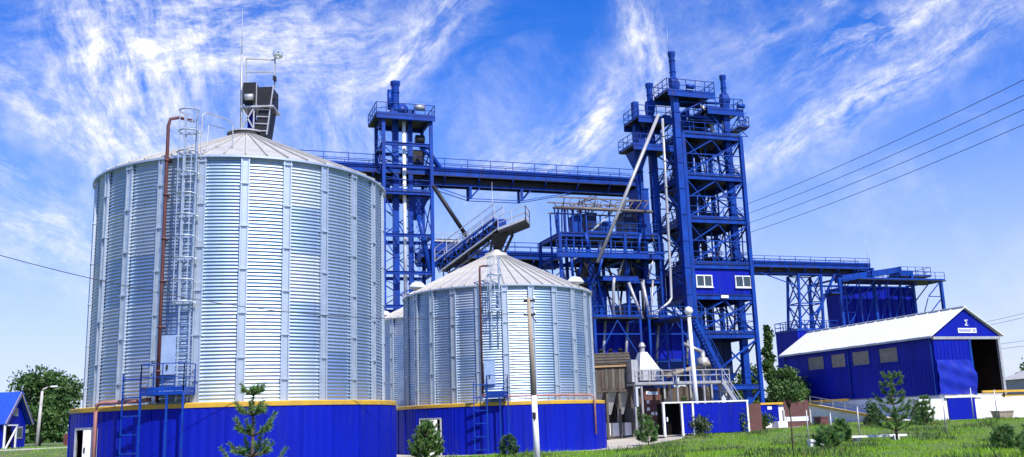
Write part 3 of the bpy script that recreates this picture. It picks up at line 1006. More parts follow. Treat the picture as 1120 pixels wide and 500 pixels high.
# ---- high conveyor gallery
def gallery(label, a0, a1, b0, b1, z0, z1, step, trusses=(), rail_h=1.0, rail_m='blue_steel', holes=False):
    T = Thing('conveyor_gallery', label, 'conveyor', ((a0 + a1) / 2, (b0 + b1) / 2, z0), group='blue conveyor galleries')
    zm = z0 + (z1 - z0) * 0.52
    rec = 0.62
    T.part('floor', MB().span(a0, a1, b0 - 0.05, b1 + 0.05, zm - 0.06, zm), 'dark_steel')  # floor and belly panels: shade under the gallery painted in as dark steel
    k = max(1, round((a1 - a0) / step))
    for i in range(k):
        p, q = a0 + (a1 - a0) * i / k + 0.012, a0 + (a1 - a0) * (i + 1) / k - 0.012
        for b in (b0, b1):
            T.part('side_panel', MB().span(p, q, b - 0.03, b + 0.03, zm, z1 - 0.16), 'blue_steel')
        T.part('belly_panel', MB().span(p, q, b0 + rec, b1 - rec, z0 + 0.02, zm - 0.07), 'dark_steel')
    for b in (b0, b1):
        T.ibeam('girder', (a0, b, z1 - 0.1), (a1, b, z1 - 0.1), 0.26, 0.22)
        bi = b0 + rec if b == b0 else b1 - rec
        T.ibeam('girder', (a0, bi, z0), (a1, bi, z0), 0.2, 0.2)
        T.railing([(a0, b, z1), (a1, b, z1)], rail_h, 2.2, m=rail_m, w=0.06)
    for i in range(k + 1):
        a = a0 + (a1 - a0) * i / k
        T.bar('joist', (a, b0, zm - 0.14), (a, b0 + rec, z0 + 0.1), 0.12, 0.14)
        T.bar('joist', (a, b1, zm - 0.14), (a, b1 - rec, z0 + 0.1), 0.12, 0.14)
    T.part('conveyor_casing', MB().span(a0 + 0.2, a1 - 0.2, (b0 + b1) / 2 - 0.4, (b0 + b1) / 2 + 0.4, zm + 0.02, z1 + 0.15), 'blue_steel')
    for (s0, posts, s1, drop) in trusses:
        for b in (b0 + rec, b1 - rec):
            zz = z0 - 0.1
            for a in posts:
                T.bar('truss_post', (a, b, zz), (a, b, zz - drop), 0.22)
                T.bar('truss_strut', (a + 0.08, b, zz - drop + 0.1), (a + 1.0, b, zz), 0.09)
            chain = [(s0, b, zz)] + [(a, b, zz - drop) for a in posts] + [(s1, b, zz)]
            for p, q in zip(chain[:-1], chain[1:]):
                T.bar('tie_rod', p, q, 0.06)
    return T


gallery('long blue high conveyor gallery with handrail between the slim tower and the tall tower', -33.5, 0.6, 10.0, 12.2, 24.1, 25.5, 3.4, trusses=[(-21.2, (-17.2, -12.0), -6.5, 1.15)])
gallery('lower blue conveyor gallery behind the cream roofed silo', -22.5, -8.6, 9.6, 11.6, 16.3, 17.5, 2.6)
single('grain_spout', MB().path([(-21.3, 8.9, 23.5), (-17.6, 9.3, 18.2)], 0.2, 10), 'dark_steel', 'dark straight spout slanting down from the slim tower to the lower gallery', 'pipe', (-21.3, 8.9, 23.5), smooth=True)
T = Thing('pipe_rack', 'small blue rack with machine casings above the lower gallery beside the slim tower', 'conveyor', (-20, 10.6, 17.5))
T.part('casing', MB().span(-21.2, -17.6, 9.6, 10.6, 17.62, 18.35), 'blue_steel')
T.part('casing', MB().span(-20.6, -18.4, 10.9, 11.5, 17.62, 18.9), 'dark_steel')
T.railing([(-21.3, 9.5, 18.35), (-17.4, 9.5, 18.35)], 0.8, 1.0, m='rail_grey')

# ---- inclined conveyor on top of the small silo
T = Thing('inclined_conveyor', 'inclined blue truss conveyor with railed landing on the cream silo roof', 'conveyor', (SX, SY, 12.9), plant=False)
P0, P1 = Vector((-4.75, 64.2, 11.9)), Vector((-0.55, 61.6, 14.3))
dirv = (P1 - P0).normalized()
sidev = dirv.cross(Vector((0, 0, 1))).normalized()
upv = sidev.cross(dirv)
for sg in (-0.55, 0.55):
    for h in (0.0, 0.75):
        T.bar('chord', P0 + sidev * sg + upv * h, P1 + sidev * sg + upv * h, 0.10, m='blue_steel' if h else 'rail_grey')
    lattice(T, P0 + sidev * sg, P1 + sidev * sg, P0 + sidev * sg + upv * 0.75, P1 + sidev * sg + upv * 0.75, 6, 0.06)
    T.bar('support_leg', P0 + sidev * sg + dirv * 0.4, P0 + sidev * sg + dirv * 0.4 - Vector((0, 0, 1.7)), 0.09, m='dark_steel')
    T.bar('support_leg', P0.lerp(P1, 0.5) + sidev * sg, P0.lerp(P1, 0.5) + sidev * sg - Vector((0, 0, 1.5)), 0.09, m='dark_steel')
    T.railing([P0 + sidev * sg + upv * 0.75, P1 + sidev * sg + upv * 0.75], 1.0, 1.2, m='rail_grey')
mbx = MB()
c4 = [P0 - sidev * 0.4, P0 + sidev * 0.4, P1 + sidev * 0.4, P1 - sidev * 0.4]
mbx.add([v + upv * 0.1 for v in c4] + [v + upv * 0.6 for v in c4], [(0, 3, 2, 1), (4, 5, 6, 7), (0, 1, 5, 4), (1, 2, 6, 5), (2, 3, 7, 6), (3, 0, 4, 7)])
T.part('belt_casing', mbx, 'dark_steel')
L0, L1 = Vector((-0.75, 61.5, 14.0)), Vector((1.05, 61.2, 14.6))
mbx = MB()
w_ = Vector((0.15, 0.9, 0))
c4 = [L0 - w_, L1 - w_, L1 + w_, L0 + w_]
mbx.add([v - Vector((0, 0, 0.16)) for v in c4] + c4, [(0, 3, 2, 1), (4, 5, 6, 7), (0, 1, 5, 4), (1, 2, 6, 5), (2, 3, 7, 6), (3, 0, 4, 7)])
T.part('landing', mbx, 'dark_steel')
T.railing([L0 - w_, L1 - w_, L1 + w_, L0 + w_], 0.95, 0.8, m='rail_grey')
T.part('drive_head', MB().box((-0.75, 61.6, 14.55), (0.6, 0.7, 0.7), 0.3), 'blue_steel')
T.part('discharge_chute', MB().frustum((SX + 0.1, SY, 12.9), (0.55, 0.55), (SX + 0.35, SY - 0.2, 13.9), (1.0, 1.0)), 'dark_steel')
for dx, dy in ((-0.6, -0.5), (0.7, -0.5), (0.7, 0.5), (-0.6, 0.5)):
    T.bar('support_leg', (SX + dx * 0.7, SY + dy * 0.7, 12.6), (SX + dx + 0.5, SY + dy - 0.2, 14.0), 0.09, m='dark_steel')
T.tube('mast', (-1.25, 61.9, 14.3), (-1.25, 61.9, 17.6), 0.025, 0.012, m='rail_grey', n=5)

# ---- main tower
T = Thing('processing_tower', 'tall blue multi deck steel tower with a windowed cabin, right of centre', 'tower', (3.15, 2.75, 0.6))
aa, bb = (0.1, 6.2), (0.0, 5.6)
lv = [4.4, 8.9, 12.35, 15.15, 19.35, 23.4, 27.35]
frame_tower(T, aa, bb, 0.3, lv, 0.34, 0.42, deck_levels=(8.9, 15.15, 19.35, 23.4, 27.35), rails=True)
for z0, z1 in zip([8.9, 15.15, 19.35, 23.4], [12.35, 19.35, 23.4, 27.35]):
    z0 += 0.1
    z1 -= 0.5
    T.bar('brace', (aa[0], bb[0] + 0.02, z0), (aa[1], bb[0] + 0.02, z1), 0.15)
    xbrace(T, (aa[1], bb[0], z0), (aa[1], bb[1], z0), (aa[1], bb[0], z1), (aa[1], bb[1], z1), 0.12)
    xbrace(T, (aa[0], bb[0], z0), (aa[0], bb[1], z0), (aa[0], bb[0], z1), (aa[0], bb[1], z1), 0.12)
    xbrace(T, (aa[0], bb[1], z0), (aa[1], bb[1], z0), (aa[0], bb[1], z1), (aa[1], bb[1], z1), 0.10)
    T.bar('brace', (aa[1] * 0.5 + 0.05, bb[0] + 0.03, z1), (aa[0], bb[0] + 0.03, (z0 + z1) / 2), 0.10)
T.bar('brace', (aa[0], bb[0], 4.5), (aa[1], bb[0], 8.4), 0.15)
T.bar('brace', (aa[0], bb[0], 4.0), (3.1, bb[0], 0.8), 0.12)
T.bar('brace', (aa[1], bb[0], 4.0), (3.2, bb[0], 0.8), 0.12)
for z0, z1 in ((0.6, 4.2), (4.5, 8.4)):
    xbrace(T, (aa[1], bb[0], z0), (aa[1], bb[1], z0), (aa[1], bb[0], z1), (aa[1], bb[1], z1), 0.12)
# dense ladder lattice near the right edge
for bq in (1.2, 4.2):
    lattice(T, (5.3, bq, 9.1), (5.3, bq, 11.9), (5.9, bq, 9.1), (5.9, bq, 11.9), 4, 0.05)
    lattice(T, (5.3, bq, 15.3), (5.3, bq, 27.0), (5.9, bq, 15.3), (5.9, bq, 27.0), 14, 0.05)
lattice(T, (2.6, 5.2, 9.1), (2.6, 5.2, 27.0), (3.4, 5.2, 9.1), (3.4, 5.2, 27.0), 20, 0.06)
# cabin
cab = T.part('cabin', MB().span(aa[0] + 0.22, aa[1] - 0.22, bb[0] + 0.06, bb[1] - 0.1, 12.36, 14.69), 'blue_sheet')
T.deck(aa[0], aa[1], bb[0], bb[1], 12.43, 0.07)
for a0 in (0.42, 4.42):
    wf = MB()
    z0, z1, a1 = 13.05, 14.15, a0 + 1.65
    for (p0, p1, q0, q1) in ((a0, a1, z0, z0 + 0.1), (a0, a1, z1 - 0.1, z1), (a0, a0 + 0.1, z0 + 0.1, z1 - 0.1), (a1 - 0.1, a1, z0 + 0.1, z1 - 0.1), ((a0 + a1) / 2 - 0.05, (a0 + a1) / 2 + 0.05, z0 + 0.1, z1 - 0.1)):
        wf.span(p0, p1, -0.04, 0.05, q0, q1)
    wf.span(a0 - 0.06, a1 + 0.06, -0.12, 0.05, z0 - 0.07, z0 - 0.005)
    win = T.part('window', wf, 'white_paint')
    for p0, p1 in ((a0 + 0.1, (a0 + a1) / 2 - 0.05), ((a0 + a1) / 2 + 0.05, a1 - 0.1)):
        T.part('pane', MB().span(p0, p1, 0.02, 0.045, z0 + 0.1, z1 - 0.1), 'glass', win)
T.part('sign_plate', MB().span(2.7, 3.45, -0.27, -0.24, 12.05, 12.30), 'sign_white')
for a in np.arange(0.9, 5.9, 0.62):
    T.part('rib', MB().span(a, a + 0.05, 0.02, 0.06, 12.45, 13.0), 'blue_steel')
# ducts inside
for a, b, m_ in ((1.55, 4.3, 'blue_steel'), (2.7, 3.4, 'blue_steel'), (4.1, 4.4, 'blue_steel'), (1.2, 2.2, 'blue_steel')):
    duct(T, a, b, 8.95, 12.30, 0.45, 0.4, 'blue_steel_shaded')
    duct(T, a, b, 15.3, 27.2, 0.45, 0.4, 'blue_steel_shaded')
for a, b, z in ((1.5, 3.0, 23.5), (1.5, 2.8, 19.4), (1.5, 2.8, 15.25)):
    T.part('hopper', MB().frustum((a, b, z + 0.8), (0.5, 0.5), (a, b, z + 3.4), (2.4, 3.4)), 'blue_steel_shaded')
for z in (15.25, 19.45):
    T.part('machine_box', MB().span(3.6, 4.9, 2.6, 4.4, z + 0.02, z + 1.1), 'blue_steel_shaded')
# thin stays, pipes and cable trays that clutter the bays
rc = random.Random(21)
for z0, z1 in ((9.0, 12.0), (15.3, 18.9), (19.5, 23.0), (23.5, 26.9)):
    T.bar('stay', (3.15, 0.04, z0), (6.05, 0.04, z1), 0.07)
    T.bar('stay', (6.05, 0.05, z0), (3.15, 0.05, z1), 0.07)
    T.bar('stay', (0.25, 0.05, z1), (3.15, 0.05, z0), 0.07)
    for i in range(7):
        a, b_ = rc.uniform(0.4, 6.0), rc.uniform(0.4, 5.2)
        T.tube('pipe', (a, b_, z0), (a + rc.uniform(-1.2, 1.2), b_ + rc.uniform(-0.6, 0.6), z1), rc.uniform(0.04, 0.09), m=rc.choice(['blue_steel_shaded', 'blue_steel', 'weathered_steel']), n=6)
for i in range(14):
    z0 = rc.uniform(10, 26)
    a = rc.uniform(-3.4, -0.3)
    b_ = rc.uniform(0.6, 4.5)
    T.bar('stay', (a, b_, z0), (0.1, rc.choice((0.0, 5.6)), z0 + rc.uniform(-1.5, 1.5)), 0.07)
for z0, z1 in ((4.6, 8.4), (9.0, 12.0), (12.5, 15.0), (15.3, 19.0), (19.5, 23.0), (23.5, 27.0)):
    T.bar('stay', (-1.2, 2.7, z0), (0.1, 0.1, z1), 0.07)
    T.bar('stay', (-1.2, 2.7, z1), (0.1, 0.1, z0), 0.07)
# stairs between the decks, thin columns and stays
for n_, (z0, z1) in enumerate(((15.25, 19.35), (19.45, 23.4), (23.5, 27.35), (9.0, 12.3))):
    p, q = Vector((1.0, 4.9, z0)), Vector((4.6, 4.9, z1))
    if n_ % 2:
        p.x, q.x = q.x, p.x
    for o in (Vector(), Vector((0, 0.6, 0))):
        T.bar('stair_stringer', p + o, q + o, 0.05, 0.2)
    T.railing([p, q], 0.95, 1.2, w=0.04)
    for i in range(1, 13):
        c = p.lerp(q, i / 13)
        T.part('tread', MB().box((c.x, c.y + 0.3, c.z), (0.26, 0.6, 0.04)), 'blue_steel')
    for a in (1.9, 3.3, 4.7):
        T.bar('column', (a, 1.6 + 0.7 * (n_ % 2), z0), (a, 1.6 + 0.7 * (n_ % 2), z1 - 0.4), 0.12)
    for a, b_, c_, d_ in ((0.1, 2.8, 3.1, 0.0), (6.2, 2.8, 3.1, 0.0), (0.1, 2.8, 3.1, 5.6), (6.2, 2.8, 3.1, 5.6)):
        T.bar('knee_brace', (a, b_, z1 - 1.6), (c_, d_, z1 - 0.45), 0.08)
    for b_ in (0.0, 5.6):
        T.bar('mid_rail', (0.1, b_, (z0 + z1) / 2), (6.2, b_, (z0 + z1) / 2), 0.09)
for z0, z1 in ((8.95, 12.3), (12.4, 15.1), (15.2, 19.3), (19.4, 23.3), (23.5, 27.3)):
    lattice(T, (-0.2, 1.0, z0), (-0.2, 1.0, z1), (-0.2, 2.0, z0), (-0.2, 2.0, z1), 4, 0.05)
# storage hopper at the foot
T.part('bin', MB().span(0.9, 4.6, 1.8, 5.2, 5.0, 8.35), 'blue_steel_shaded')
T.part('hopper', MB().frustum((2.75, 3.2, 2.6), (0.8, 0.8), (2.75, 3.2, 5.4), (3.7, 4.0)), 'blue_steel')
for a in (1.7, 2.75, 3.8):
    T.part('rib', MB().span(a - 0.05, a + 0.05, 1.72, 1.8, 5.0, 8.35), 'blue_steel_shaded')
# top: pipes and cyclone pieces behind the upper rails
for i, (a, b, z0, z1, r_) in enumerate(((1.6, 2.2, 27.5, 30.2, 0.3), (2.6, 3.4, 27.5, 30.8, 0.35), (3.6, 2.6, 27.5, 29.6, 0.28), (4.4, 3.8, 27.5, 30.0, 0.4))):
    T.part('vent_pipe', MB().tube((a, b, z0), (a, b, z1), r_, n=12), 'blue_steel', smooth=True)
for p, q in (((0.2, 0.1, 29.0), (5.2, 0.9, 29.4)), ((0.2, 0.1, 30.4), (4.8, 1.0, 30.9)), ((0.0, 0.2, 28.4), (5.3, 2.8, 28.5))):
    T.part('cross_pipe', MB().tube(p, q, 0.13, n=8), 'blue_steel', smooth=True)
T.part('elbow_pipe', MB().path([(2.6, 3.4, 30.8), (2.8, 2.6, 31.2), (3.4, 1.6, 30.6), (4.0, 1.2, 28.6), (4.1, 1.2, 27.5)], 0.2, 10), 'silver_pipe', smooth=True)
T.part('elbow_pipe', MB().path([(5.0, 0.8, 27.6), (5.0, 0.8, 29.0), (5.3, 1.0, 29.6), (6.4, 1.4, 29.9)], 0.15, 8), 'silver_pipe', smooth=True)
T.railing([(1.2, 0.6, 28.9), (4.4, 0.6, 28.9), (4.4, 4.0, 28.9)], 1.0, 0.7, m='blue_steel')
T.deck(1.2, 4.4, 0.6, 4.0, 28.9, 0.08)
for a in (1.25, 4.35):
    T.bar('post', (a, 0.65, 27.4), (a, 0.65, 28.82), 0.12)
lattice(T, (6.2, 0.2, 27.5), (6.2, 0.2, 29.9), (7.2, 0.2, 27.5), (7.2, 0.2, 29.9), 3, 0.06)
T.deck(6.2, 7.3, 0.0, 2.0, 28.4, 0.06)
T.railing([(6.3, 0.0, 28.4), (7.3, 0.0, 28.4), (7.3, 2.0, 28.4)], 1.0, 0.5)


def elevator(label, a, b, w, z0, zh, zs, plat, sr=0.26, sa=0.0, second=None):
    E = Thing('bucket_elevator', label, 'elevator', (a, b, 0.5), group='bucket elevators')
    duct(E, a, b, z0, zh - 0.4, w, 0.55, name='leg_casing')
    if second:
        duct(E, a + second[0], b + second[1], z0, zh, w * 0.9, 0.6, name='leg_casing')
    E.part('head_casing', MB().frustum((a + 0.05, b, zh - 1.3), (w + 0.02, 0.57), (a + 0.1, b, zh - 0.5), (w + 0.22, 0.75)), 'blue_steel')
    E.part('head_cap', MB().frustum((a + 0.1, b, zh - 0.5), (w + 0.22, 0.75), (a + sa, b, zh + 0.1), (sr * 2.2, sr * 2.2)), 'blue_steel')
    stack(E, a + sa, b - 0.1, zh, zs, sr)
    a0, a1, b0, b1, zp = plat
    E.deck(a0, a1, b0, b1, zp, 0.1)
    E.ibeam('deck_beam', (a0, b0 - 0.07, zp - 0.28), (a1, b0 - 0.07, zp - 0.28), 0.13, 0.5)
    E.ibeam('deck_beam', (a0, b1 + 0.07, zp - 0.28), (a1, b1 + 0.07, zp - 0.28), 0.13, 0.5)
    for p in (a0 + 0.3, a1 - 0.3):
        E.bar('bracket', (p, b0 + 0.1, zp - 0.3), (max(a - w / 2, min(a + w / 2, p)), b, zp - 2.0), 0.12)
    E.railing([(a0, b0, zp), (a1, b0, zp), (a1, b1, zp), (a0, b1, zp)], 1.15, 0.9, m='blue_steel', close=True, w=0.055)
    E.part('drive_motor', MB().tube((a + 1.0, b - 0.7, zp + 0.45), (a + 1.7, b - 0.7, zp + 0.45), 0.22, n=12), 'blue_steel', smooth=True)
    return E


E = elevator('tallest blue bucket elevator leg with topmost stack, front left of the multi deck tower', -0.72, -0.45, 0.58, 0.5, 32.3, 34.9, (-1.7, 3.2, -1.0, 1.6, 31.0), 0.27, -0.05)
E.tube('mast', (-0.9, -0.3, 34.8), (-0.9, -0.3, 37.6), 0.03, 0.012, m='rail_grey', n=5)
E.tube('mast', (3.0, 1.4, 32.0), (3.0, 1.4, 33.6), 0.02, 0.012, m='rail_grey', n=5)
E = elevator('blue bucket elevator at the left edge of the multi deck tower with two low platforms', -1.55, 3.0, 0.6, 0.5, 31.2, 33.0, (-3.6, 0.3, 1.4, 4.4, 29.1), 0.30, 0.1, (-1.3, 0.4))
E.deck(-4.4, -0.2, 1.2, 4.2, 26.3, 0.1)
E.ibeam('deck_beam', (-4.4, 1.13, 26.05), (-0.2, 1.13, 26.05), 0.13, 0.45)
E.railing([(-4.4, 1.2, 26.3), (-0.2, 1.2, 26.3), (-0.2, 4.2, 26.3), (-4.4, 4.2, 26.3)], 1.1, 0.9, close=True)
E.part('hopper', MB().frustum((-3.2, 2.8, 24.2), (0.5, 0.5), (-3.2, 2.8, 26.0), (1.5, 1.8)), 'blue_steel')
E.part('feed_box', MB().span(-3.2, -2.5, 2.3, 3.2, 26.35, 28.0), 'blue_steel')
E.part('spout', MB().path([(-3.2, 2.8, 23.8), (-3.3, 2.7, 22.0), (-3.6, 2.5, 18.2)], 0.18, 10), 'blue_steel', smooth=True)
E = elevator('blue bucket elevator with a plain stack at the right of the multi deck tower top', 5.25, 0.75, 0.6, 0.5, 31.7, 33.6, (3.0, 6.9, 0.2, 2.6, 30.0), 0.25, 0.0)

# pipes about the main tower
single('grain_spout', MB().path([(-3.3, -2.0, 28.2), (-9.95, -2.0, 14.7)], 0.155, 12), 'silver_pipe', 'long silver spout slanting down to the left across the blue steelwork', 'pipe', (-9.95, -2.0, 14.7), smooth=True)
mbp = MB().path([(-2.4, -1.0, 28.2), (-2.5, -1.0, 22.0), (-2.62, -1.0, 14.8), (-2.7, -1.0, 11.9), (-3.0, -1.1, 11.5), (-5.6, -1.6, 9.8)], 0.12, 12)
for z in (26.5, 24.2, 21.8, 19.4, 17.0, 14.6):
    mbp.lathe([(0.12, 0), (0.18, 0.01), (0.18, 0.08), (0.12, 0.09)], (-2.5 + (22 - z) * -0.015, -1.0, z), 12)
single('grain_spout', mbp, 'silver_pipe', 'pale downpipe left of the tall tower, bending left at its foot', 'pipe', (-5.6, -1.6, 9.8), smooth=True)
single('grain_spout', MB().path([(-8.5, -2.0, 13.4), (-8.6, -2.0, 12.9), (-8.9, -2.2, 9.9)], 0.13, 10), 'silver_pipe', 'short near vertical pale spout above the left blue bin', 'pipe', (-8.9, -2.2, 9.9), smooth=True)
single('grain_spout', MB().path([(-7.3, -2.2, 13.0), (-6.3, -2.5, 9.78)], 0.13, 10), 'silver_pipe', 'short pale spout leaning right above the bins, left of the bent pale downpipe', 'pipe', (-6.3, -2.5, 9.78), smooth=True)
single('grain_spout', MB().path([(-5.6, -1.4, 13.2), (-5.2, -1.6, 10.0)], 0.15, 10), 'silver_pipe', 'short silver spout above the right blue bin', 'pipe', (-5.2, -1.6, 10.0), smooth=True)

# ---- cleaning tower between small silo and main tower
T = Thing('cleaning_tower', 'low blue machinery frame with pipes between the cream roofed silo and the tall tower', 'tower', (-6.4, 4.8, 0.6))
aa, bb = (-11.5, -8.9, -5.2, -1.75), (2.4, 7.4)
frame_tower(T, aa, bb, 0.3, [5.0, 9.8, 14.0, 16.2, 18.1], 0.26, 0.34, deck_levels=(14.0, 18.1), rails=False)
T.deck(aa[1], aa[-1], bb[0] - 0.8, bb[-1], 16.28, 0.08)
T.ibeam('edge_beam', (-12.2, bb[0] - 0.85, 16.0), (aa[-1], bb[0] - 0.85, 16.0), 0.16, 0.5)
T.railing([(aa[1], bb[0], 18.18), (aa[-1], bb[0], 18.18), (aa[-1], bb[1], 18.18), (aa[1], bb[1], 18.18)], 1.0, 0.7)
T.railing([(-12.2, bb[0] - 0.85, 16.28), (aa[-1], bb[0] - 0.85, 16.28)], 1.0, 0.8)
for a0, a1 in zip(aa[:-1], aa[1:]):
    for z0, z1 in ((5.1, 9.4), (9.9, 13.6), (14.1, 15.8)):
        xbrace(T, (a0, bb[1], z0), (a1, bb[1], z0), (a0, bb[1], z1), (a1, bb[1], z1), 0.09)
        if random.random() < 0.6:
            xbrace(T, (a0, bb[0], z0), (a1, bb[0], z0), (a0, bb[0], z1), (a1, bb[0], z1), 0.09, random.choice('/\\'))
# posts that carry the weathered pipe bridge
for a in (-11.55, -10.9, -10.2, -9.4, -8.9, -6.6, -3.2):
    for b in (2.4, 4.4):
        T.bar('post', (a, b, 16.3 if a > -11 else 14.0), (a, b, 20.2), 0.12)
tr = MB()
for b in (2.3, 4.5):
    for z in (20.3, 21.3):
        tr.bar((-11.7, b, z), (-2.6, b, z), 0.12)
    for i in range(12):
        p = -11.7 + i * 0.76
        tr.bar((p, b, 20.3), (p + 0.76, b, 21.3) if i % 2 else (p + 0.76, b, 20.3 + 0.9 * (i % 3 > 0)), 0.07)
        tr.bar((p, 2.3, 20.3 + (i % 2)), (p + 0.6, 4.5, 20.3 + ((i + 1) % 2)), 0.07)
for i in range(26):
    p = random.uniform(-11.6, -3.4)
    tr.bar((p, random.uniform(2.2, 4.6), random.uniform(20.2, 21.5)), (p + random.uniform(0.5, 1.6), random.uniform(2.2, 4.6), random.uniform(20.2, 21.7)), 0.08)
T.part('bridge_truss', tr, 'weathered_steel')
for i in range(9):
    a = -11.4 + i * 0.42
    T.bar('hanger', (a, 3.3, 16.4 if i % 2 else 18.2), (a + random.uniform(-0.2, 0.2), 3.2, 20.4), 0.10)
bp = T.part('bridge_pipe', MB().tube((-11.8, 2.1, 20.3), (-2.4, 2.1, 20.25), 0.14, n=12), 'weathered_steel', smooth=True)
T.part('bridge_pipe', MB().tube((-11.4, 4.0, 20.7), (-2.4, 4.0, 20.7), 0.12, n=12), 'weathered_steel', smooth=True)
T.bar('brace', (-8.4, 2.6, 18.3), (-6.0, 2.6, 20.4), 0.16, m='rail_grey')
# machines
for (a0, a1, b0, b1, z0, z1, m_) in ((-9.9, -9.2, 2.8, 4.0, 18.2, 19.7, 'blue_steel'), (-8.6, -7.7, 2.8, 4.2, 18.2, 20.0, 'blue_steel_shaded'), (-7.0, -6.2, 3.0, 4.4, 18.2, 19.3, 'blue_steel'),
                                     (-5.0, -3.8, 2.8, 4.5, 18.2, 20.2, 'blue_steel_shaded'), (-3.3, -2.2, 3.0, 5.0, 18.2, 22.6, 'blue_steel'), (-8.6, -7.2, 3.6, 6.0, 14.1, 15.3, 'dark_steel'),
                                     (-4.4, -3.0, 3.6, 6.0, 14.1, 15.4, 'blue_steel_shaded'), (-7.6, -6.4, 4.4, 6.6, 9.9, 12.4, 'dark_steel'), (-4.6, -3.2, 4.2, 6.6, 9.9, 12.0, 'blue_steel'), (-10.9, -9.9, 4.2, 6.6, 9.9, 11.6, 'blue_steel_shaded')):
    mo = T.part('machine_box', MB().span(a0, a1, b0, b1, z0, z1), m_)
    T.part('machine_lid', MB().span(a0 - 0.06, a1 + 0.06, b0 - 0.06, b1 + 0.06, z1, z1 + 0.1), m_, mo)
for a, b, z0, z1 in ((-7.9, 2.9, 12.9, 9.9), (-4.0, 3.6, 14.0, 12.6), (-10.2, 3.6, 14.0, 12.2)):
    T.part('hopper', MB().frustum((a, b, z1), (0.4, 0.4), (a, b, z0), (1.4, 1.4)), 'blue_steel')
for i in range(34):
    a = random.uniform(-11.2, -2.0)
    b = random.uniform(1.6, 3.2)
    z = random.choice((9.9, 14.1, 16.3))
    h = {9.9: 4.0, 14.1: 2.0, 16.3: 1.8}[z]
    T.part('pipe', MB().tube((a, b, z), (a + random.uniform(-0.8, 0.8), b, z + h), random.uniform(0.07, 0.16), n=8), random.choice(['blue_steel', 'silver_pipe', 'blue_steel', 'blue_steel', 'dark_steel', 'dark_steel']), smooth=True)
lattice(T, (-9.0, 1.9, 10.0), (-9.0, 1.9, 16.0), (-8.4, 1.9, 10.0), (-8.4, 1.9, 16.0), 10, 0.045, name='ladder')
lattice(T, (-11.4, 2.5, 5.2), (-11.4, 2.5, 13.8), (-11.4, 3.3, 5.2), (-11.4, 3.3, 13.8), 10, 0.045, name='ladder')
T.deck(-8.3, -4.9, 0.8, 2.2, 14.05, 0.08)
T.ibeam('edge_beam', (-8.3, 0.75, 13.8), (-4.9, 0.75, 13.8), 0.14, 0.42)

# ---- two blue bins below the cleaning tower
for i, (a0, a1, lab) in enumerate(((-11.6, -8.0, 'blue sheet steel bin under the spouts, left one beside the silver silo wall'), (-6.8, -2.4, 'wider blue sheet steel bin right of the white hood'))):
    T = Thing('storage_bin', lab, 'bin', ((a0 + a1) / 2, -1.5, 0.6), group='blue storage bins')
    T.part('shell', MB().span(a0, a1, -3.0, 0.4, 6.4, 9.5), 'blue_sheet')
    T.part('top_rim', MB().span(a0 - 0.12, a1 + 0.12, -3.12, 0.52, 9.5, 9.75), 'blue_steel')
    T.part('canopy', MB().span(a0 - 0.3, a1 + 0.3, -5.0, -3.14, 9.62, 9.74), 'dark_steel')
    for a in (a0, a1):
        T.bar('canopy_strut', (a, -4.9, 9.6), (a, -3.1, 8.3), 0.1)
    T.part('bottom_rim', MB().span(a0 - 0.06, a1 + 0.06, -3.06, 0.46, 6.25, 6.4), 'blue_steel')
    for a in np.linspace(a0 + 0.5, a1 - 0.5, 4):
        T.part('rib', MB().span(a - 0.05, a + 0.05, -3.09, -3.0, 6.4, 9.5), 'blue_sheet')
    T.part('hopper', MB().frustum(((a0 + a1) / 2, -1.3, 3.6), (0.7, 0.7), ((a0 + a1) / 2, -1.3, 6.25), (a1 - a0, 3.3)), 'blue_steel')
    for a in (a0 + 0.1, a1 - 0.1):
        for b in (-2.9, 0.3):
            T.bar('leg', (a, b, 0.4), (a, b, 6.25), 0.25)
    for a in (a0 - 0.2, a1 + 0.2):
        T.bar('post', (a, -4.9, 0.5), (a, -4.9, 9.6), 0.18)
    T.bar('rail_beam', (a0 - 0.1, -4.9, 6.3), (a1 + 0.1, -4.9, 6.3), 0.14)
    T.bar('rail_beam', (a0 - 0.1, -4.9, 8.4), (a1 + 0.1, -4.9, 8.4), 0.10)
    T.bar('stay', (a0 - 0.1, -4.9, 6.4), ((a0 + a1) / 2, -4.9, 9.5), 0.08)
    T.bar('stay', (a1 + 0.1, -4.9, 6.4), ((a0 + a1) / 2, -4.9, 9.5), 0.08)
    for a in (a0 + 0.9, a1 - 0.7):
        T.tube('feed_pipe', (a, -3.6, 6.0), (a + 0.5, -3.5, 9.6), 0.12, m='rail_grey', n=8)
    T.railing([(a0 - 0.3, -4.95, 9.75), (a1 + 0.3, -4.95, 9.75)], 0.9, 1.2)

# ---- brown plank hopper house
T = Thing('plank_hopper_house', 'weathered brown plank hopper house on posts beside the cream roofed silo', 'shed', (-11.5, -4.5, 0.5))
x0, x1 = -14.6, -9.35
k = 18
for i in range(k):
    a = x0 + (x1 - x0) * i / k
    dz = random.uniform(-0.08, 0.05)
    T.part('plank', MB().span(a + 0.015, a + (x1 - x0) / k - 0.015, -6.04 - random.uniform(0, 0.03), -6.0, 4.02 + dz, 5.62 + 0.10 * (i / k)), random.choice(['brown_plank', 'grey_plank']))
for i in range(k):
    a = x0 + (x1 - x0) * i / k
    T.part('plank', MB().span(a + 0.01, a + (x1 - x0) / k - 0.012, -4.3 - random.uniform(0, 0.03), -4.26, 1.2 + random.uniform(-0.2, 0.1), 3.95), random.choice(['brown_plank', 'brown_plank', 'grey_plank']))
T.part('core', MB().span(x0 + 0.05, x1 - 0.05, -5.98, -3.2, 4.0, 5.6), 'brown_plank')
T.part('core', MB().span(x0 + 0.05, x1 - 0.6, -4.25, -3.2, 1.3, 4.0), 'brown_plank')
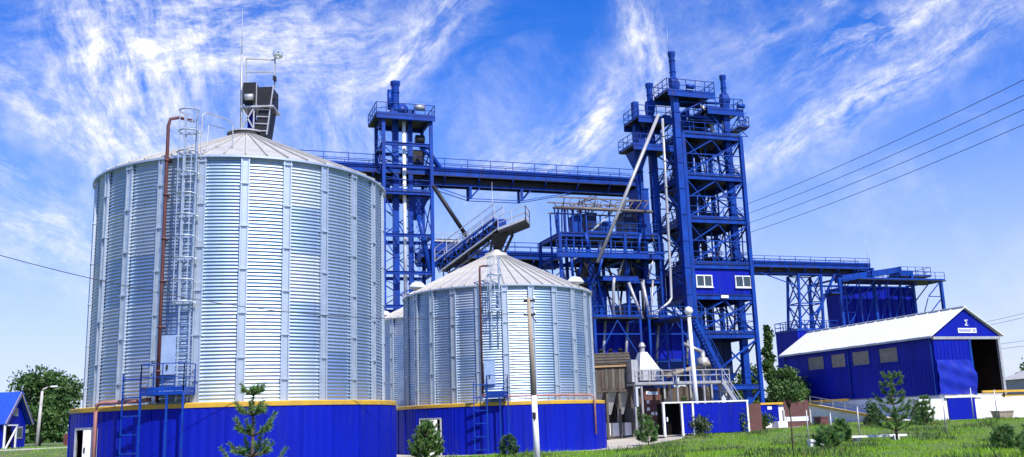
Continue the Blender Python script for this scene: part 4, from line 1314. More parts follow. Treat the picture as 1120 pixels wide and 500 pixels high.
T.bar('eave_beam', (x0, -6.12, 5.70), (x1 + 0.1, -6.12, 5.84), 0.16, 0.14, 'timber')
T.bar('floor_beam', (x0, -6.1, 3.9), (x1 + 0.1, -6.1, 3.9), 0.24, 0.2, 'brown_plank')
rf = T.part('roof', MB().add([(x0, -6.1, 5.84), (x1, -6.1, 5.98), (x1, -3.4, 5.98), (x0, -3.4, 5.84), (x0, -5.7, 6.75), (x1, -5.7, 6.9), (x1, -3.6, 6.9), (x0, -3.6, 6.75)], [(0, 3, 2, 1), (4, 5, 6, 7), (0, 1, 5, 4), (1, 2, 6, 5), (2, 3, 7, 6), (3, 0, 4, 7)]), 'tar_roof')
for i in range(4):
    T.part('roof_batten', MB().bar((x0, -6.08 + 0.11 * i, 6.0 + 0.23 * i), (x1, -6.08 + 0.11 * i, 6.14 + 0.23 * i), 0.07, 0.07), 'grey_plank', rf)
for i in range(6):
    T.part('roof_vent', MB().lathe([(0.16, 0), (0.16, 0.2), (0.26, 0.24), (0.02, 0.42)], (x0 + 0.7 + i * 0.85, -4.8, 6.78 + 0.02 * i), 10), 'dark_steel', rf)
for a in (-13.4, -12.2, -11.1, -10.05):
    T.part('hopper', MB().frustum((a, -5.2, 2.1), (0.25, 0.25), (a, -5.2, 3.8), (0.95, 1.2)), 'rail_grey')
for a in (-12.9, -10.6):
    T.part('spout', MB().tube((a, -5.7, 1.2), (a + 0.3, -5.5, 3.2), 0.1, n=8), 'silver_pipe', smooth=True)
for a in (-14.0, -12.75, -11.6, -10.55, -9.5):
    T.bar('post', (a, -6.05, 0.3), (a, -6.05, 3.8), 0.17, m='grey_plank')
    T.bar('post', (a, -4.0, 0.3), (a, -4.0, 3.9), 0.17, m='grey_plank')
for a in np.arange(-14.2, -8.4, 1.02):
    T.part('base_block', MB().box((a + 0.4, -5.7, 0.98), (0.8, 0.5, 0.95), random.uniform(-0.04, 0.04)), 'white_wall')
T.part('side_panel', MB().span(x1 + 0.02, x1 + 0.06, -5.9, -3.2, 1.2, 5.6), 'rail_grey')

# ---- second brown wall behind the walkway with dark plant panel
T = Thing('plank_wall', 'brown plank wall behind the grey walkway, right of the white hood', 'wall', (-6.0, -6.2, 0.5))
for i in range(19):
    a = -7.0 + i * 0.23
    T.part('plank', MB().span(a + 0.012, a + 0.218, -6.45 - random.uniform(0, 0.03), -6.4, 0.7, 4.1 + random.uniform(-0.1, 0.05)), random.choice(['brown_plank', 'grey_plank']))
T.part('backing', MB().span(-9.0, -2.5, -6.36, -6.25, 0.6, 4.05), 'brown_plank')
T.part('control_panel', MB().span(-8.65, -7.3, -6.6, -6.38, 1.7, 4.0), 'brown_gate')
for a, z in ((-8.5, 3.55), (-8.5, 2.85), (-8.5, 2.3), (-8.15, 1.95), (-7.8, 1.95)):
    T.part('notice', MB().span(a, a + 0.24, -6.64, -6.61, z, z + 0.24), 'sign_white')
T.part('notice', MB().span(-8.4, -7.5, -6.64, -6.61, 3.5, 3.75), 'hatch')
for a in (-6.9, -4.6, -2.7):
    T.bar('post', (a, -6.6, 0.5), (a, -6.6, 4.3), 0.14, m='rail_grey')
T.part('roof_slab', MB().add([(-7.2, -6.8, 4.95), (-2.4, -6.8, 5.5), (-2.4, -4.5, 5.7), (-7.2, -4.5, 5.15), (-7.2, -6.8, 5.1), (-2.4, -6.8, 5.65), (-2.4, -4.5, 5.85), (-7.2, -4.5, 5.3)], [(0, 3, 2, 1), (4, 5, 6, 7), (0, 1, 5, 4), (1, 2, 6, 5), (2, 3, 7, 6), (3, 0, 4, 7)]), 'grey_plank')

# ---- white hood
T = Thing('transition_hood', 'white pyramid shaped hood beside the brown plank house roof', 'hood', (-8.6, -6.6, 4.4))
T.part('skirt', MB().span(-9.25, -7.35, -7.3, -5.7, 4.6, 5.45), 'rail_grey')
for a in (-9.1, -8.3, -7.5):
    T.bar('seam', (a, -7.33, 4.7), (a, -7.33, 5.4), 0.05, m='dark_steel')
T.part('cone', MB().frustum((-8.35, -6.5, 5.45), (1.7, 1.5), (-8.55, -6.5, 6.8), (0.55, 0.55)), 'white_paint')
T.part('neck', MB().lathe([(0.2, 6.8), (0.2, 7.2), (0.28, 7.22), (0.28, 7.3), (0.15, 7.55), (0.01, 7.6)], (-8.55, -6.5, 0), 14), 'rail_grey')
T.part('hatch_cover', MB().span(-8.1, -7.6, -7.36, -7.3, 4.8, 5.3), 'rail_grey')
T.part('side_box', MB().span(-9.8, -9.27, -7.0, -6.0, 4.5, 6.2), 'rail_grey')

# ---- odd machinery beside the walkway
T = Thing('screw_conveyor', 'rusty screw conveyor trough leaning behind the walkway rail', 'conveyor', (-5.5, -7.2, 4.4))
T.tube('trough', (-7.0, -7.3, 4.9), (-2.9, -7.1, 5.9), 0.17, m='pole_wood', n=10)
T.tube('drive_motor', (-2.9, -7.1, 5.9), (-2.4, -7.08, 6.02), 0.24, m='dark_steel', n=12)
for a in (-6.4, -4.9, -3.5):
    T.bar('leg', (a, -7.25, 4.32), (a, -7.25, 5.0 + 0.24 * (a + 7)), 0.07, m='rail_grey')
T = Thing('dust_cyclone', 'pale dust cyclone cone at the right end of the walkway', 'cyclone', (-3.0, -6.9, 4.3))
T.part('cone', MB().lathe([(0.12, 4.5), (0.5, 5.6), (0.5, 6.3), (0.2, 6.4), (0.2, 6.9)], (-3.1, -6.3, 0), 18), 'silver_pipe', smooth=True)
T.tube('outlet', (-3.1, -6.3, 6.8), (-4.4, -5.4, 7.6), 0.16, m='silver_pipe', n=10)
for d in (0, 2.1, 4.2):
    T.bar('leg', (-3.1 + 0.5 * math.cos(d), -6.3 + 0.5 * math.sin(d), 4.1), (-3.1 + 0.5 * math.cos(d), -6.3 + 0.5 * math.sin(d), 5.7), 0.06, m='rail_grey')

# ---- grey walkway
T = Thing('walkway', 'grey raised walkway with pipe rails in front of the plank wall', 'walkway', (-6.9, -8.6, 0.5))
T.part('deck', MB().span(-10.6, -2.4, -9.0, -7.6, 4.18, 4.32), 'rail_grey')
for b in (-9.0,):
    for a in np.arange(-10.5, -2.3, 1.15):
        T.bar('post', (a, b, 4.32), (a, b, 5.25), 0.07, m='silver_pipe')
    for z in (5.25, 4.85):
        T.bar('rail', (-10.55, b, z), (-2.4, b, z), 0.07, m='silver_pipe')
    T.bar('toe_board', (-10.55, b - 0.06, 4.3), (-2.4, b - 0.06, 4.3), 0.04, 0.2, m='silver_pipe')
for a in (-10.0, -7.0, -4.7, -2.6):
    T.bar('leg', (a, -8.9, 0.4), (a, -8.9, 4.18), 0.14, m='silver_pipe')
    T.bar('leg', (a, -7.7, 0.4), (a, -7.7, 4.18), 0.14, m='silver_pipe')


def stair(label, p, q, w, m):
    T = Thing('stair', label, 'stairs', ((p[0] + q[0]) / 2, p[1], min(p[2], q[2])), group='steel stairs')
    p, q = Vector(p), Vector(q)
    W = Vector((0, w, 0))
    for o in (Vector(), W):
        T.bar('stringer', p + o, q + o, 0.06, 0.24, m)
        T.railing([p + o + Vector((0, 0, 0.1)), q + o + Vector((0, 0, 0.1))], 0.95, 1.3, m=m)
    k = int(abs(p.z - q.z) / 0.26)
    for i in range(1, k):
        c = p.lerp(q, i / k)
        T.part('tread', MB().box((c.x, c.y + w / 2, c.z), (0.28, w, 0.04)), m)
    return T


stair('blue grey steel stair climbing left beside the white lamp pole', (-2.6, -8.8, 4.35), (-5.0, -8.8, 9.3), 0.8, 'blue_steel')
stair('second steel stair lower down, reaching the ground right of the walkway', (-0.9, -9.2, 0.8), (-3.2, -9.2, 4.3), 0.8, 'rail_grey')
T = Thing('stair_landing', 'blue steel landing at the head of the stair by the tall tower', 'platform', (-5.2, -8.0, 9.3))
T.deck(-6.3, -4.9, -8.9, -3.2, 9.35, 0.1)
T.railing([(-6.3, -8.9, 9.35), (-6.3, -3.3, 9.35)], 1.0, 1.2)
for a, b in ((-6.2, -8.8), (-6.2, -6.3)):
    T.bar('leg', (a, b, 4.3), (a, b, 9.25), 0.12)

# ---- low blue wall with white trims
T = Thing('enclosure_wall', 'low blue sheet wall with white trims and dark doorway at the tower foot', 'wall', (-6.4, -12, 0.6))
zt = 2.72
for i, (a0, a1) in enumerate(((-8.35, -7.65), (-7.5, -6.0), (-6.0, -4.5), (-4.5, -3.05))):
    T.part('panel', MB().span(a0, a1 - 0.01, -12.03, -11.97, 0.55, zt - 0.08), 'blue_sheet')
for a in (-9.9, -8.45, -7.55, -3.0):
    T.part('post', MB().span(a - 0.07, a + 0.07, -12.09, -11.91, 0.4, zt), 'white_paint')
T.part('coping', MB().span(-10.0, -2.9, -12.1, -11.9, zt, zt + 0.1), 'white_paint')
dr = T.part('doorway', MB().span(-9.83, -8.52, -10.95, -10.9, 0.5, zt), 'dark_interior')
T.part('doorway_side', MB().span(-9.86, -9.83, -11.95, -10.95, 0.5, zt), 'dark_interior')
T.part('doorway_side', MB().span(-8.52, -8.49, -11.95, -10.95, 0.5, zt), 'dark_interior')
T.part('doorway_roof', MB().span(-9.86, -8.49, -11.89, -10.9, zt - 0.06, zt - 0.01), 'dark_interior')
T.part('door_leaf', MB().bar((-9.75, -11.9, 1.6), (-9.3, -11.1, 1.6), 0.05, 2.0), 'blue_sheet')
T.part('handle', MB().span(-9.42, -9.32, -11.52, -11.42, 1.45, 1.75), 'white_paint', dr)
T.part('return_wall', MB().span(-3.05, -2.97, -11.9, -6.9, 0.55, zt), 'blue_sheet')
T.part('side_gate', MB().span(-2.75, -1.55, -11.6, -11.52, 0.55, 2.5), 'brown_gate')

# ---- right conveyor gallery, trestle, cabin
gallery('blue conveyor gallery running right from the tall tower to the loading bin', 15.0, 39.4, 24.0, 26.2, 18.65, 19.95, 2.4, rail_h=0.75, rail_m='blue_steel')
T = Thing('trestle', 'narrow blue lattice trestle under the right conveyor gallery', 'trestle', (29.8, 25.1, 0.7))
zt, zb = 18.5, 0.6
tops = [(28.5, 24.0), (31.8, 24.0), (31.8, 26.2), (28.5, 26.2)]
bots = [(27.2, 23.6), (30.6, 23.6), (30.6, 26.6), (27.2, 26.6)]


def trp(q, f):
    return Vector((bots[q][0] + (tops[q][0] - bots[q][0]) * f, bots[q][1] + (tops[q][1] - bots[q][1]) * f, zb + (zt - zb) * f))


for q in range(4):
    T.bar('leg', trp(q, 0), trp(q, 1), 0.26)
for i in range(4):
    j = (i + 1) % 4
    for k in range(5):
        f0, f1 = k / 5, (k + 1) / 5
        T.bar('brace', trp(i, f0), trp(j, f1), 0.12)
        T.bar('brace', trp(j, f0), trp(i, f1), 0.118)
        T.bar('strut', trp(i, f1), trp(j, f1), 0.13)
T.bar('knee_brace', (30.6, 23.9, 13.4), (33.8, 23.9, 18.6), 0.24)
T.bar('knee_brace', (28.5, 23.9, 16.9), (23.0, 23.9, 18.6), 0.1)
T = Thing('valve_house', 'small blue sheet house with railed roof at the foot of the trestle', 'hut', (29.6, 25.1, 0.7))
T.part('wall', MB().span(26.7, 32.6, 22.7, 27.2, 0.5, 11.4), 'blue_sheet')
T.part('roof', MB().span(26.6, 32.7, 22.6, 27.3, 11.4, 11.52), 'blue_steel')
T.railing([(26.7, 22.7, 11.52), (32.6, 22.7, 11.52), (32.6, 27.2, 11.52), (26.7, 27.2, 11.52)], 1.15, 1.2, close=True, w=0.07)
for a in np.arange(27.1, 32.4, 0.7):
    T.part('rib', MB().span(a, a + 0.07, 22.63, 22.7, 0.5, 11.35), 'blue_sheet')

# ---- loading bin in a frame behind the shed
T = Thing('loading_bin', 'big blue bin hung in a steel frame behind the white shed roof', 'bin', (41.5, 25, 0.7))
T.part('shell', MB().span(35.6, 46.9, 25.0, 28.4, 10.4, 17.2), 'blue_sheet')
for a in np.arange(36.3, 46.8, 0.98):
    T.part('rib', MB().span(a - 0.06, a + 0.06, 24.9, 25.0, 10.4, 17.2), 'blue_sheet')
T.part('hopper', MB().frustum((41.2, 26.7, 6.0), (1.5, 1.5), (41.2, 26.7, 10.4), (11.2, 3.3)), 'blue_steel')
legs = {33.6: 18.0, 38.7: 19.3, 44.7: 18.6, 49.2: 18.1}
for a, zt in legs.items():
    for b in (22.9, 29.0):
        T.bar('leg', (a, b, 0.5), (a, b, zt), 0.34)
    T.bar('cross_beam', (a, 23.1, zt - 0.15), (a, 28.8, zt - 0.15), 0.22)
la = list(legs)
for b in (22.9, 29.0):
    for p, q in zip(la[:-1], la[1:]):
        T.bar('beam', (p + 0.17, b, 17.85), (q - 0.17, b, 17.85), 0.22)
    for a0, a1 in ((33.6, 35.5), (47.0, 49.2)):
        for z0 in (11.4, 13.7, 15.8):
            T.bar('brace', (a0, b, z0), (a1, b, z0 + 2.0), 0.1)
            T.bar('strut', (a0, b, z0), (a1, b, z0), 0.1)
T.deck(34.0, 47.2, 19.8, 23.6, 17.4, 0.1)  # overhang stretched forward to shade the bin shell
T.railing([(34.0, 19.8, 17.4), (47.0, 19.8, 17.4)], 1.0, 1.4)
for a in np.arange(34.4, 47, 2.1):
    T.bar('deck_bracket', (a, 20.0, 17.28), (a, 22.9, 15.2), 0.10)
    T.bar('post', (a, 22.9, 10.8), (a, 22.9, 17.3), 0.12)
    T.bar('stay', (a, 22.9, 11.2), (a + 2.0, 22.9, 15.6), 0.08)
T.part('conveyor_casing', MB().add([(34.6, 23.5, 17.6), (43.8, 23.5, 19.0), (43.8, 25.1, 19.0), (34.6, 25.1, 17.6), (34.6, 23.5, 18.4), (43.8, 23.5, 19.7), (43.8, 25.1, 19.7), (34.6, 25.1, 18.4)], [(0, 3, 2, 1), (4, 5, 6, 7), (0, 1, 5, 4), (1, 2, 6, 5), (2, 3, 7, 6), (3, 0, 4, 7)]), 'blue_steel')
T.deck(43.2, 48.0, 23.1, 27.6, 18.45, 0.1)
T.railing([(43.2, 23.1, 18.45), (48.0, 23.1, 18.45), (48.0, 27.6, 18.45), (43.2, 27.6, 18.45)], 1.15, 1.1, close=True)
T.part('drive_box', MB().span(43.7, 46.0, 24.0, 25.8, 18.46, 19.3), 'blue_steel')
T.deck(32.2, 33.6, 22.7, 24.6, 16.0, 0.08)
T.railing([(33.6, 22.7, 16.0), (32.2, 22.7, 16.0), (32.2, 24.6, 16.0)], 1.0, 0.7)
T.tube('mast', (38.6, 23.4, 19.2), (38.6, 23.4, 24.0), 0.03, 0.015, m='rail_grey', n=5)

# ---- unloading shed
T = Thing('unloading_shed', 'long blue sheet metal shed with white pitched roof and open front at the right', 'building', (28, 10, 0.6))
A0, A1, B0, B1, ZF, ZE, ZR = 24.08, 31.9, -1.95, 22.1, 3.0, 8.5, 11.05
AM = (A0 + A1) / 2
wins = [(14.6, 17.6), (10.9, 13.4), (7.1, 9.9), (2.9, 5.7)]
wz0, wz1 = 6.35, 7.9
# long wall built round its window openings
spans = sorted(wins)
edges = [B0]
for w0, w1 in spans:
    edges += [w0, w1]
edges.append(B1)
for i in range(0, len(edges), 2):
    T.part('wall_panel', MB().span(A0 - 0.05, A0 + 0.05, edges[i], edges[i + 1], ZF, ZE), 'blue_sheet')
for w0, w1 in wins:
    T.part('wall_panel', MB().span(A0 - 0.05, A0 + 0.05, w0, w1, ZF, wz0), 'blue_sheet')
    T.part('wall_panel', MB().span(A0 - 0.05, A0 + 0.05, w0, w1, wz1, ZE), 'blue_sheet')
    fr = MB()
    fr.span(A0 - 0.09, A0 + 0.02, w0, w1, wz0, wz0 + 0.08)
    fr.span(A0 - 0.09, A0 + 0.02, w0, w1, wz1 - 0.08, wz1)
    for b in (w0, w1 - 0.08):
        fr.span(A0 - 0.09, A0 + 0.02, b, b + 0.08, wz0 + 0.08, wz1 - 0.08)
    wi = T.part('window', fr, 'blue_sheet')
    T.part('sill', MB().span(A0 - 0.16, A0 - 0.05, w0 - 0.1, w1 + 0.1, wz0 - 0.08, wz0 - 0.005), 'blue_sheet', wi)
    T.part('pane', MB().span(A0 - 0.03, A0 + 0.0, w0 + 0.08, w1 - 0.08, wz0 + 0.08, wz1 - 0.08), 'dusty_glass', wi)
mb = MB()
b = B0 + 0.15
while b < B1:
    mb.span(A0 - 0.075, A0 - 0.05, b, b + 0.10, ZF, wz0 - 0.02)
    b += 0.42
T.part('wall_ribs', mb, 'blue_sheet')
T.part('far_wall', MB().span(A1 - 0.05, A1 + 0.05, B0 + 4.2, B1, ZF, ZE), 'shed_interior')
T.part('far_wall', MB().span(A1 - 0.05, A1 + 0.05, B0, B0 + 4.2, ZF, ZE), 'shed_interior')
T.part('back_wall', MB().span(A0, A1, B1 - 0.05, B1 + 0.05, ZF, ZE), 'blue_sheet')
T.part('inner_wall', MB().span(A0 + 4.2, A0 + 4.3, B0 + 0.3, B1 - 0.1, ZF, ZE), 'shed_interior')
T.part('floor', MB().span(A0, A1, B0, B1, ZF - 0.12, ZF), 'concrete')
# gable
T.part('gable', MB().add([(A0 - 0.15, B0 - 0.06, ZE - 0.1), (A1 + 0.15, B0 - 0.06, ZE - 0.1), (AM, B0 - 0.06, ZR), (A0 - 0.15, B0 + 0.06, ZE - 0.1), (A1 + 0.15, B0 + 0.06, ZE - 0.1), (AM, B0 + 0.06, ZR)], [(0, 1, 2), (5, 4, 3), (0, 3, 4, 1), (1, 4, 5, 2), (2, 5, 3, 0)]), 'blue_sheet')
T.part('lintel', MB().span(A0 - 0.1, A1 + 0.1, B0 - 0.14, B0 + 0.06, ZE - 0.38, ZE - 0.12), 'rail_grey')
T.part('front_panel', MB().span(A0 - 0.05, A0 + 4.15, B0 - 0.03, B0 + 0.05, 5.7, ZE - 0.38), 'blue_sheet')
for i in range(9):
    a = A0 + 0.2 + i * 0.45
    T.part('rib', MB().span(a, a + 0.07, B0 - 0.06, B0 - 0.03, 5.8, ZE - 0.4), 'blue_sheet')
# bulging tarpaulin on the lower part of the front
vs, fs = [], []
NU, NV = 16, 14
for i in range(NV + 1):
    v = i / NV
    z = 3.0 + 3.2 * v
    for j in range(NU + 1):
        u = j / NU
        edge = 3.9 + 0.30 * math.sin(v * PI) * u + 0.25 * (1 - v) * u
        a = A0 - 0.05 + edge * u
        bul = 0.26 * math.sin(PI * v) * (0.25 + 0.75 * u) + 0.05 * math.sin(u * 19 + v * 4) + 0.05 * math.sin(v * 15 + u * 6)
        vs.append((a, B0 - 0.12 - bul, z))
for i in range(NV):
    for j in range(NU):
        k = i * (NU + 1) + j
        fs.append((k, k + 1, k + NU + 2, k + NU + 1))
T.part('tarpaulin', MB().add(vs, fs), 'blue_tarp', smooth=True)
for a in (A0 + 4.2, A1 - 0.05):
    T.part('door_post', MB().span(a - 0.13, a + 0.13, B0 - 0.1, B0 + 0.16, ZF - 0.1, ZE - 0.38), 'blue_steel' if a < A1 - 1 else 'rail_grey')
T.bar('inner_brace', (A0 + 4.6, B0 + 4, 6.4), (A1 - 0.4, B0 + 4.0, 3.2), 0.1, m='pole_wood')
# roof slabs and their sheets
for sgn in (-1, 1):
    e = A0 - 0.45 if sgn < 0 else A1 + 0.45
    ez = ZE - 0.12
    k = 16
    for i in range(k):
        b0 = B0 - 0.35 + (B1 - B0 + 0.7) * i / k
        b1 = B0 - 0.35 + (B1 - B0 + 0.7) * (i + 1) / k - 0.02
        vs = [(e, b0, ez), (e, b1, ez), (AM, b1, ZR + 0.08), (AM, b0, ZR + 0.08)]
        lift = 0.012 * (i % 2)
        vs = [(x, y, z + lift) for x, y, z in vs] + [(x, y, z + 0.07 + lift) for x, y, z in vs]
        T.part('roof_sheet', MB().add(vs, [(0, 3, 2, 1), (4, 5, 6, 7), (0, 1, 5, 4), (1, 2, 6, 5), (2, 3, 7, 6), (3, 0, 4, 7)]), 'roof_white')
for i in range(1, 16):
    b0 = B0 - 0.35 + (B1 - B0 + 0.7) * i / 16 - 0.01
    T.part('roof_seam', MB().bar((A0 - 0.45, b0, ZE - 0.02), (AM - 0.1, b0, ZR + 0.17), 0.06, 0.05), 'roof_white')
T.bar('gutter', (A0 - 0.5, B0 - 0.3, ZE - 0.2), (A0 - 0.5, B1 + 0.3, ZE - 0.2), 0.12, 0.12, m='rail_grey')
for b0 in (B0 + 0.3, 10.4, B1 - 0.3):
    T.bar('downpipe', (A0 - 0.16, b0, ZF), (A0 - 0.16, b0, ZE - 0.25), 0.09, m='blue_steel')
T.bar('ridge_cap', (AM, B0 - 0.35, ZR + 0.2), (AM, B1 + 0.35, ZR + 0.2), 0.4, 0.06, m='roof_white')
# emblem and name board on the gable
em = MB()
for z0, z1, w in ((9.90, 9.97, 0.2), (9.42, 9.49, 0.2)):
    em.span(28.16 - w, 28.16 + w, B0 - 0.10, B0 - 0.07, z0, z1)
em.bar((28.02, B0 - 0.085, 9.90), (28.24, B0 - 0.085, 9.70), 0.03, 0.07)
em.bar((28.24, B0 - 0.085, 9.70), (28.02, B0 - 0.085, 9.49), 0.03, 0.07)
T.part('emblem', em, 'sign_white')
bd = T.part('name_board', MB().span(27.05, 29.25, B0 - 0.11, B0 - 0.07, 8.72, 9.18), 'sign_white')
let = MB()
a = 27.2
random.seed(5)
for i in range(10):
    if i == 7:
        a += 0.16
        continue
    let.span(a, a + 0.035, B0 - 0.125, B0 - 0.11, 8.82, 9.09)
    let.span(a + 0.10, a + 0.135, B0 - 0.125, B0 - 0.11, 8.82, 9.09)
    let.span(a + 0.035, a + 0.10, B0 - 0.125, B0 - 0.11, (9.05, 8.94, 8.82)[i % 3], (9.09, 8.98, 8.86)[i % 3])
    a += 0.205
T.part('lettering', let, 'blue_sheet', bd)
# white plinth and the blue door box in it
T.part('plinth', MB().span(A0 - 0.1, A1 + 0.1, B0 + 0.02, B1, 0.2, ZF - 0.12), 'white_wall')
T.part('plinth_box', MB().span(24.3, 27.4, B0 - 0.7, B0 + 0.0, 0.45, 2.62), 'blue_sheet')
T.part('plinth_ledge', MB().span(A0 - 0.15, 28.3, B0 - 0.75, B0 + 0.0, 2.66, 2.86), 'white_wall')

# ---- white retaining wall, ramp, yellow guard beams
T = Thing('retaining_wall', 'long white rendered wall under the shed front and to the right', 'wall', (32, -1.8, 0.6))
for a0, a1 in ((27.42, 31.9), (31.92, 37.5), (37.52, 44), (44.02, 60)):
    T.part('panel', MB().span(a0, a1, B0 - 0.62, B0 - 0.2, 0.2, 2.62), 'white_wall')
T.part('panel', MB().span(21.0, 24.28, B0 - 0.55, B0 - 0.2, 0.2, 2.62), 'white_wall')
T.part('road_slab', MB().span(31.95, 60, B0 - 0.6, B0 + 8, 2.60, 2.68), 'concrete')
for z, b_ in ((3.15, B0 - 0.7), (2.75, B0 - 0.45)):
    T.bar('guard_beam', (28.4 if z > 3 else 31.0, b_, z), (60, b_, z), 0.16, 0.2, 'yellow_paint')
for a in np.arange(31.0, 58, 3.0):
    T.bar('guard_post', (a, B0 - 0.66, 2.6), (a, B0 - 0.66, 3.25), 0.1, m='dark_steel')
T = Thing('entrance_ramp', 'white sided concrete ramp with yellow kerb beam along the blue shed side', 'ramp', (20, 6, 0.6))
ra, rb_ = 23.2, 21.0
zc = lambda b: 0.60 + 1.95 * (b - 0.0) / 14.0
mb = MB()
vs = []
for a in (rb_, ra + 0.7):
    vs += [(a, 0.0, 0.2), (a, 14.0, 0.2), (a, 14.0, zc(14.0)), (a, 0.0, zc(0.0))]
mb.add(vs, [(0, 1, 2, 3), (7, 6, 5, 4), (0, 4, 5, 1), (1, 5, 6, 2), (2, 6, 7, 3), (3, 7, 4, 0)])
T.part('body', mb, 'white_wall')
T.bar('kerb_beam', (rb_ - 0.08, 0.0, zc(0.0) + 0.1), (rb_ - 0.08, 14.0, zc(14.0) + 0.1), 0.2, 0.24, 'yellow_paint')
T.bar('kerb_beam', (rb_ - 0.08, 14.1, zc(14.0) + 0.12), (rb_ - 0.08, 22.0, zc(14.0) + 0.12), 0.2, 0.24, 'yellow_paint')
T.bar('kerb_beam', (ra, 10.0, 2.95), (ra, 17.0, 2.95), 0.2, 0.24, 'yellow_paint')
for b in np.arange(0.5, 14, 1.9):
    T.bar('rail_post', (rb_ + 0.15, b, zc(b)), (rb_ + 0.15, b, zc(b) + 0.95), 0.06, m='rail_grey')
for h in (0.95, 0.5):
    T.bar('rail', (rb_ + 0.15, 0.5, zc(0.5) + h), (rb_ + 0.15, 13.8, zc(13.8) + h), 0.05, m='rail_grey')
T.part('top_slab', MB().span(rb_, ra + 0.7, 14.02, 23.0, 0.3, zc(14.0)), 'white_wall')
T = Thing('brown_gate', 'brown sheet gate with a white band, left of the ramp', 'gate', (4.1, -8.0, 0.6))
T.part('leaf', MB().span(2.9, 5.2, -8.05, -7.98, 1.5, 2.75), 'brown_gate')
T.part('band', MB().span(3.05, 5.05, -8.1, -8.06, 1.12, 1.46), 'white_paint')
T.part('lower_leaf', MB().span(2.95, 5.15, -8.05, -7.98, 0.3, 1.09), 'brown_gate')
for a in (2.82, 5.28):
    T.part('post', MB().span(a - 0.07, a + 0.07, -8.1, -7.95, 0.3, 2.0), 'concrete')
T = Thing('blue_booth', 'small bright blue sheet booth right of the tower leg', 'booth', (3.0, -5.5, 0.6))
T.part('body', MB().span(2.1, 3.75, -6.0, -4.8, 1.05, 2.45), 'blue_sheet')
T.part('corner_post', MB().span(3.78, 4.5, -5.9, -4.9, 0.9, 2.48), 'white_wall')
T.part('roof_beam', MB().span(2.0, 4.6, -6.1, -4.7, 2.50, 2.66), 'yellow_paint')
T.part('base', MB().span(2.0, 4.6, -6.05, -4.75, 0.4, 1.05), 'white_wall')
T.part('notice', MB().span(2.7, 3.1, -6.03, -6.0, 2.1, 2.35), 'sign_white')
single('concrete_block', MB().box((2.0, -8.6, 0.7), (1.0, 0.7, 0.9), 0.2), 'white_wall', 'white concrete block at the grass edge below the blue booth', 'block', (2.0, -8.6, 0.4))
single('brown_crate', MB().box((6.1, -8.3, 0.85), (0.8, 0.8, 0.9), 0.1).box((6.1, -8.3, 1.36), (0.9, 0.9, 0.1), 0.1), 'brown_gate', 'small brown box just right of the brown gate', 'box', (6.1, -8.3, 0.5))
single('rubble_skip', MB().frustum((29.5, -3.6, 0.5), (1.4, 0.8), (29.5, -3.6, 1.25), (1.7, 1.0)).box((29.5, -3.6, 1.3), (1.8, 1.1, 0.1)), 'pole_wood', 'low brown trough at the foot of the white wall', 'trough', (29.5, -3.6, 0.5))

# ------------------------------------------------------------------ poles and wires
def g1(x, y):
    return float(gz(x, y))


T = Thing('utility_pole', 'leaning concrete and wood utility pole in front of the cream roofed silo', 'pole', (0.77, 44, 0), plant=False)
T.tube('concrete_stub', (0.80, 44.0, -0.3), (0.745, 44.02, 2.9), 0.15, 0.13, 'white_wall', 10)
T.tube('shaft', (0.74, 44.02, 2.8), (0.66, 44.05, 7.42), 0.125, 0.095, 'pole_wood', 10)
for z in (6.6, 7.25):
    T.bar('cross_arm', (0.42, 44.02, z), (0.95, 44.02, z), 0.08, 0.09, 'dark_steel')
    for x in (0.45, 0.92):
        T.part('insulator', MB().lathe([(0.03, 0), (0.06, 0.03), (0.06, 0.10), (0.03, 0.14), (0.01, 0.15)], (x, 44.02, z + 0.05), 10), 'white_paint', smooth=True)
T.bar('brace', (1.0, 44.0, 6.2), (0.75, 44.05, 6.6), 0.04, m='dark_steel')
T.part('number_plate', MB().box((0.72, 43.83, 2.0), (0.16, 0.02, 0.3)), 'dark_steel')


def wire(label, pts, r=0.012, group=None, sag=0.0):
    p, q = Vector(pts[0]), Vector(pts[1])
    mb = MB()
    k = 24
    mb.path([p.lerp(q, i / k) - Vector((0, 0, sag * 4 * (i / k) * (1 - i / k))) for i in range(k + 1)], r, 5)
    return single('overhead_wire', mb, 'wire', label, 'wire', tuple(p), plant=False, group=group)


wire('dark overhead wire crossing low in front of the largest silo', ((-19.6, 29.0, 8.55), (0.45, 44.02, 6.75)), 0.014, sag=1.35)
# four wires from the tall tower up to the right
for i, (za, xb, zb) in enumerate(((20.9, 26.0, 16.9), (20.0, 26.4, 16.2), (19.1, 26.8, 15.6), (18.2, 27.2, 14.9))):
    p = pw(6.4, 0.6, za)
    wire(['topmost', 'second from the top', 'third from the top', 'lowest'][i] + ' of four wires rising right from the tall tower', (p, (xb + 6.5, 40.0, zb + 3.4)), 0.022, 'wires rising right from the tall tower', sag=0.5)
for i, (za, zb) in enumerate(((9.9, 13.6), (9.5, 12.9), (7.7, 9.6), (7.3, 8.8))):
    p = pw(33.5, 4 + 1.5 * i, za)
    wire(['topmost', 'second', 'third', 'lowest'][i] + ' of the wires behind the shed gable at the right edge', (p, (62, 84 + i, zb)), 0.018, 'wires behind the shed gable', sag=0.25)

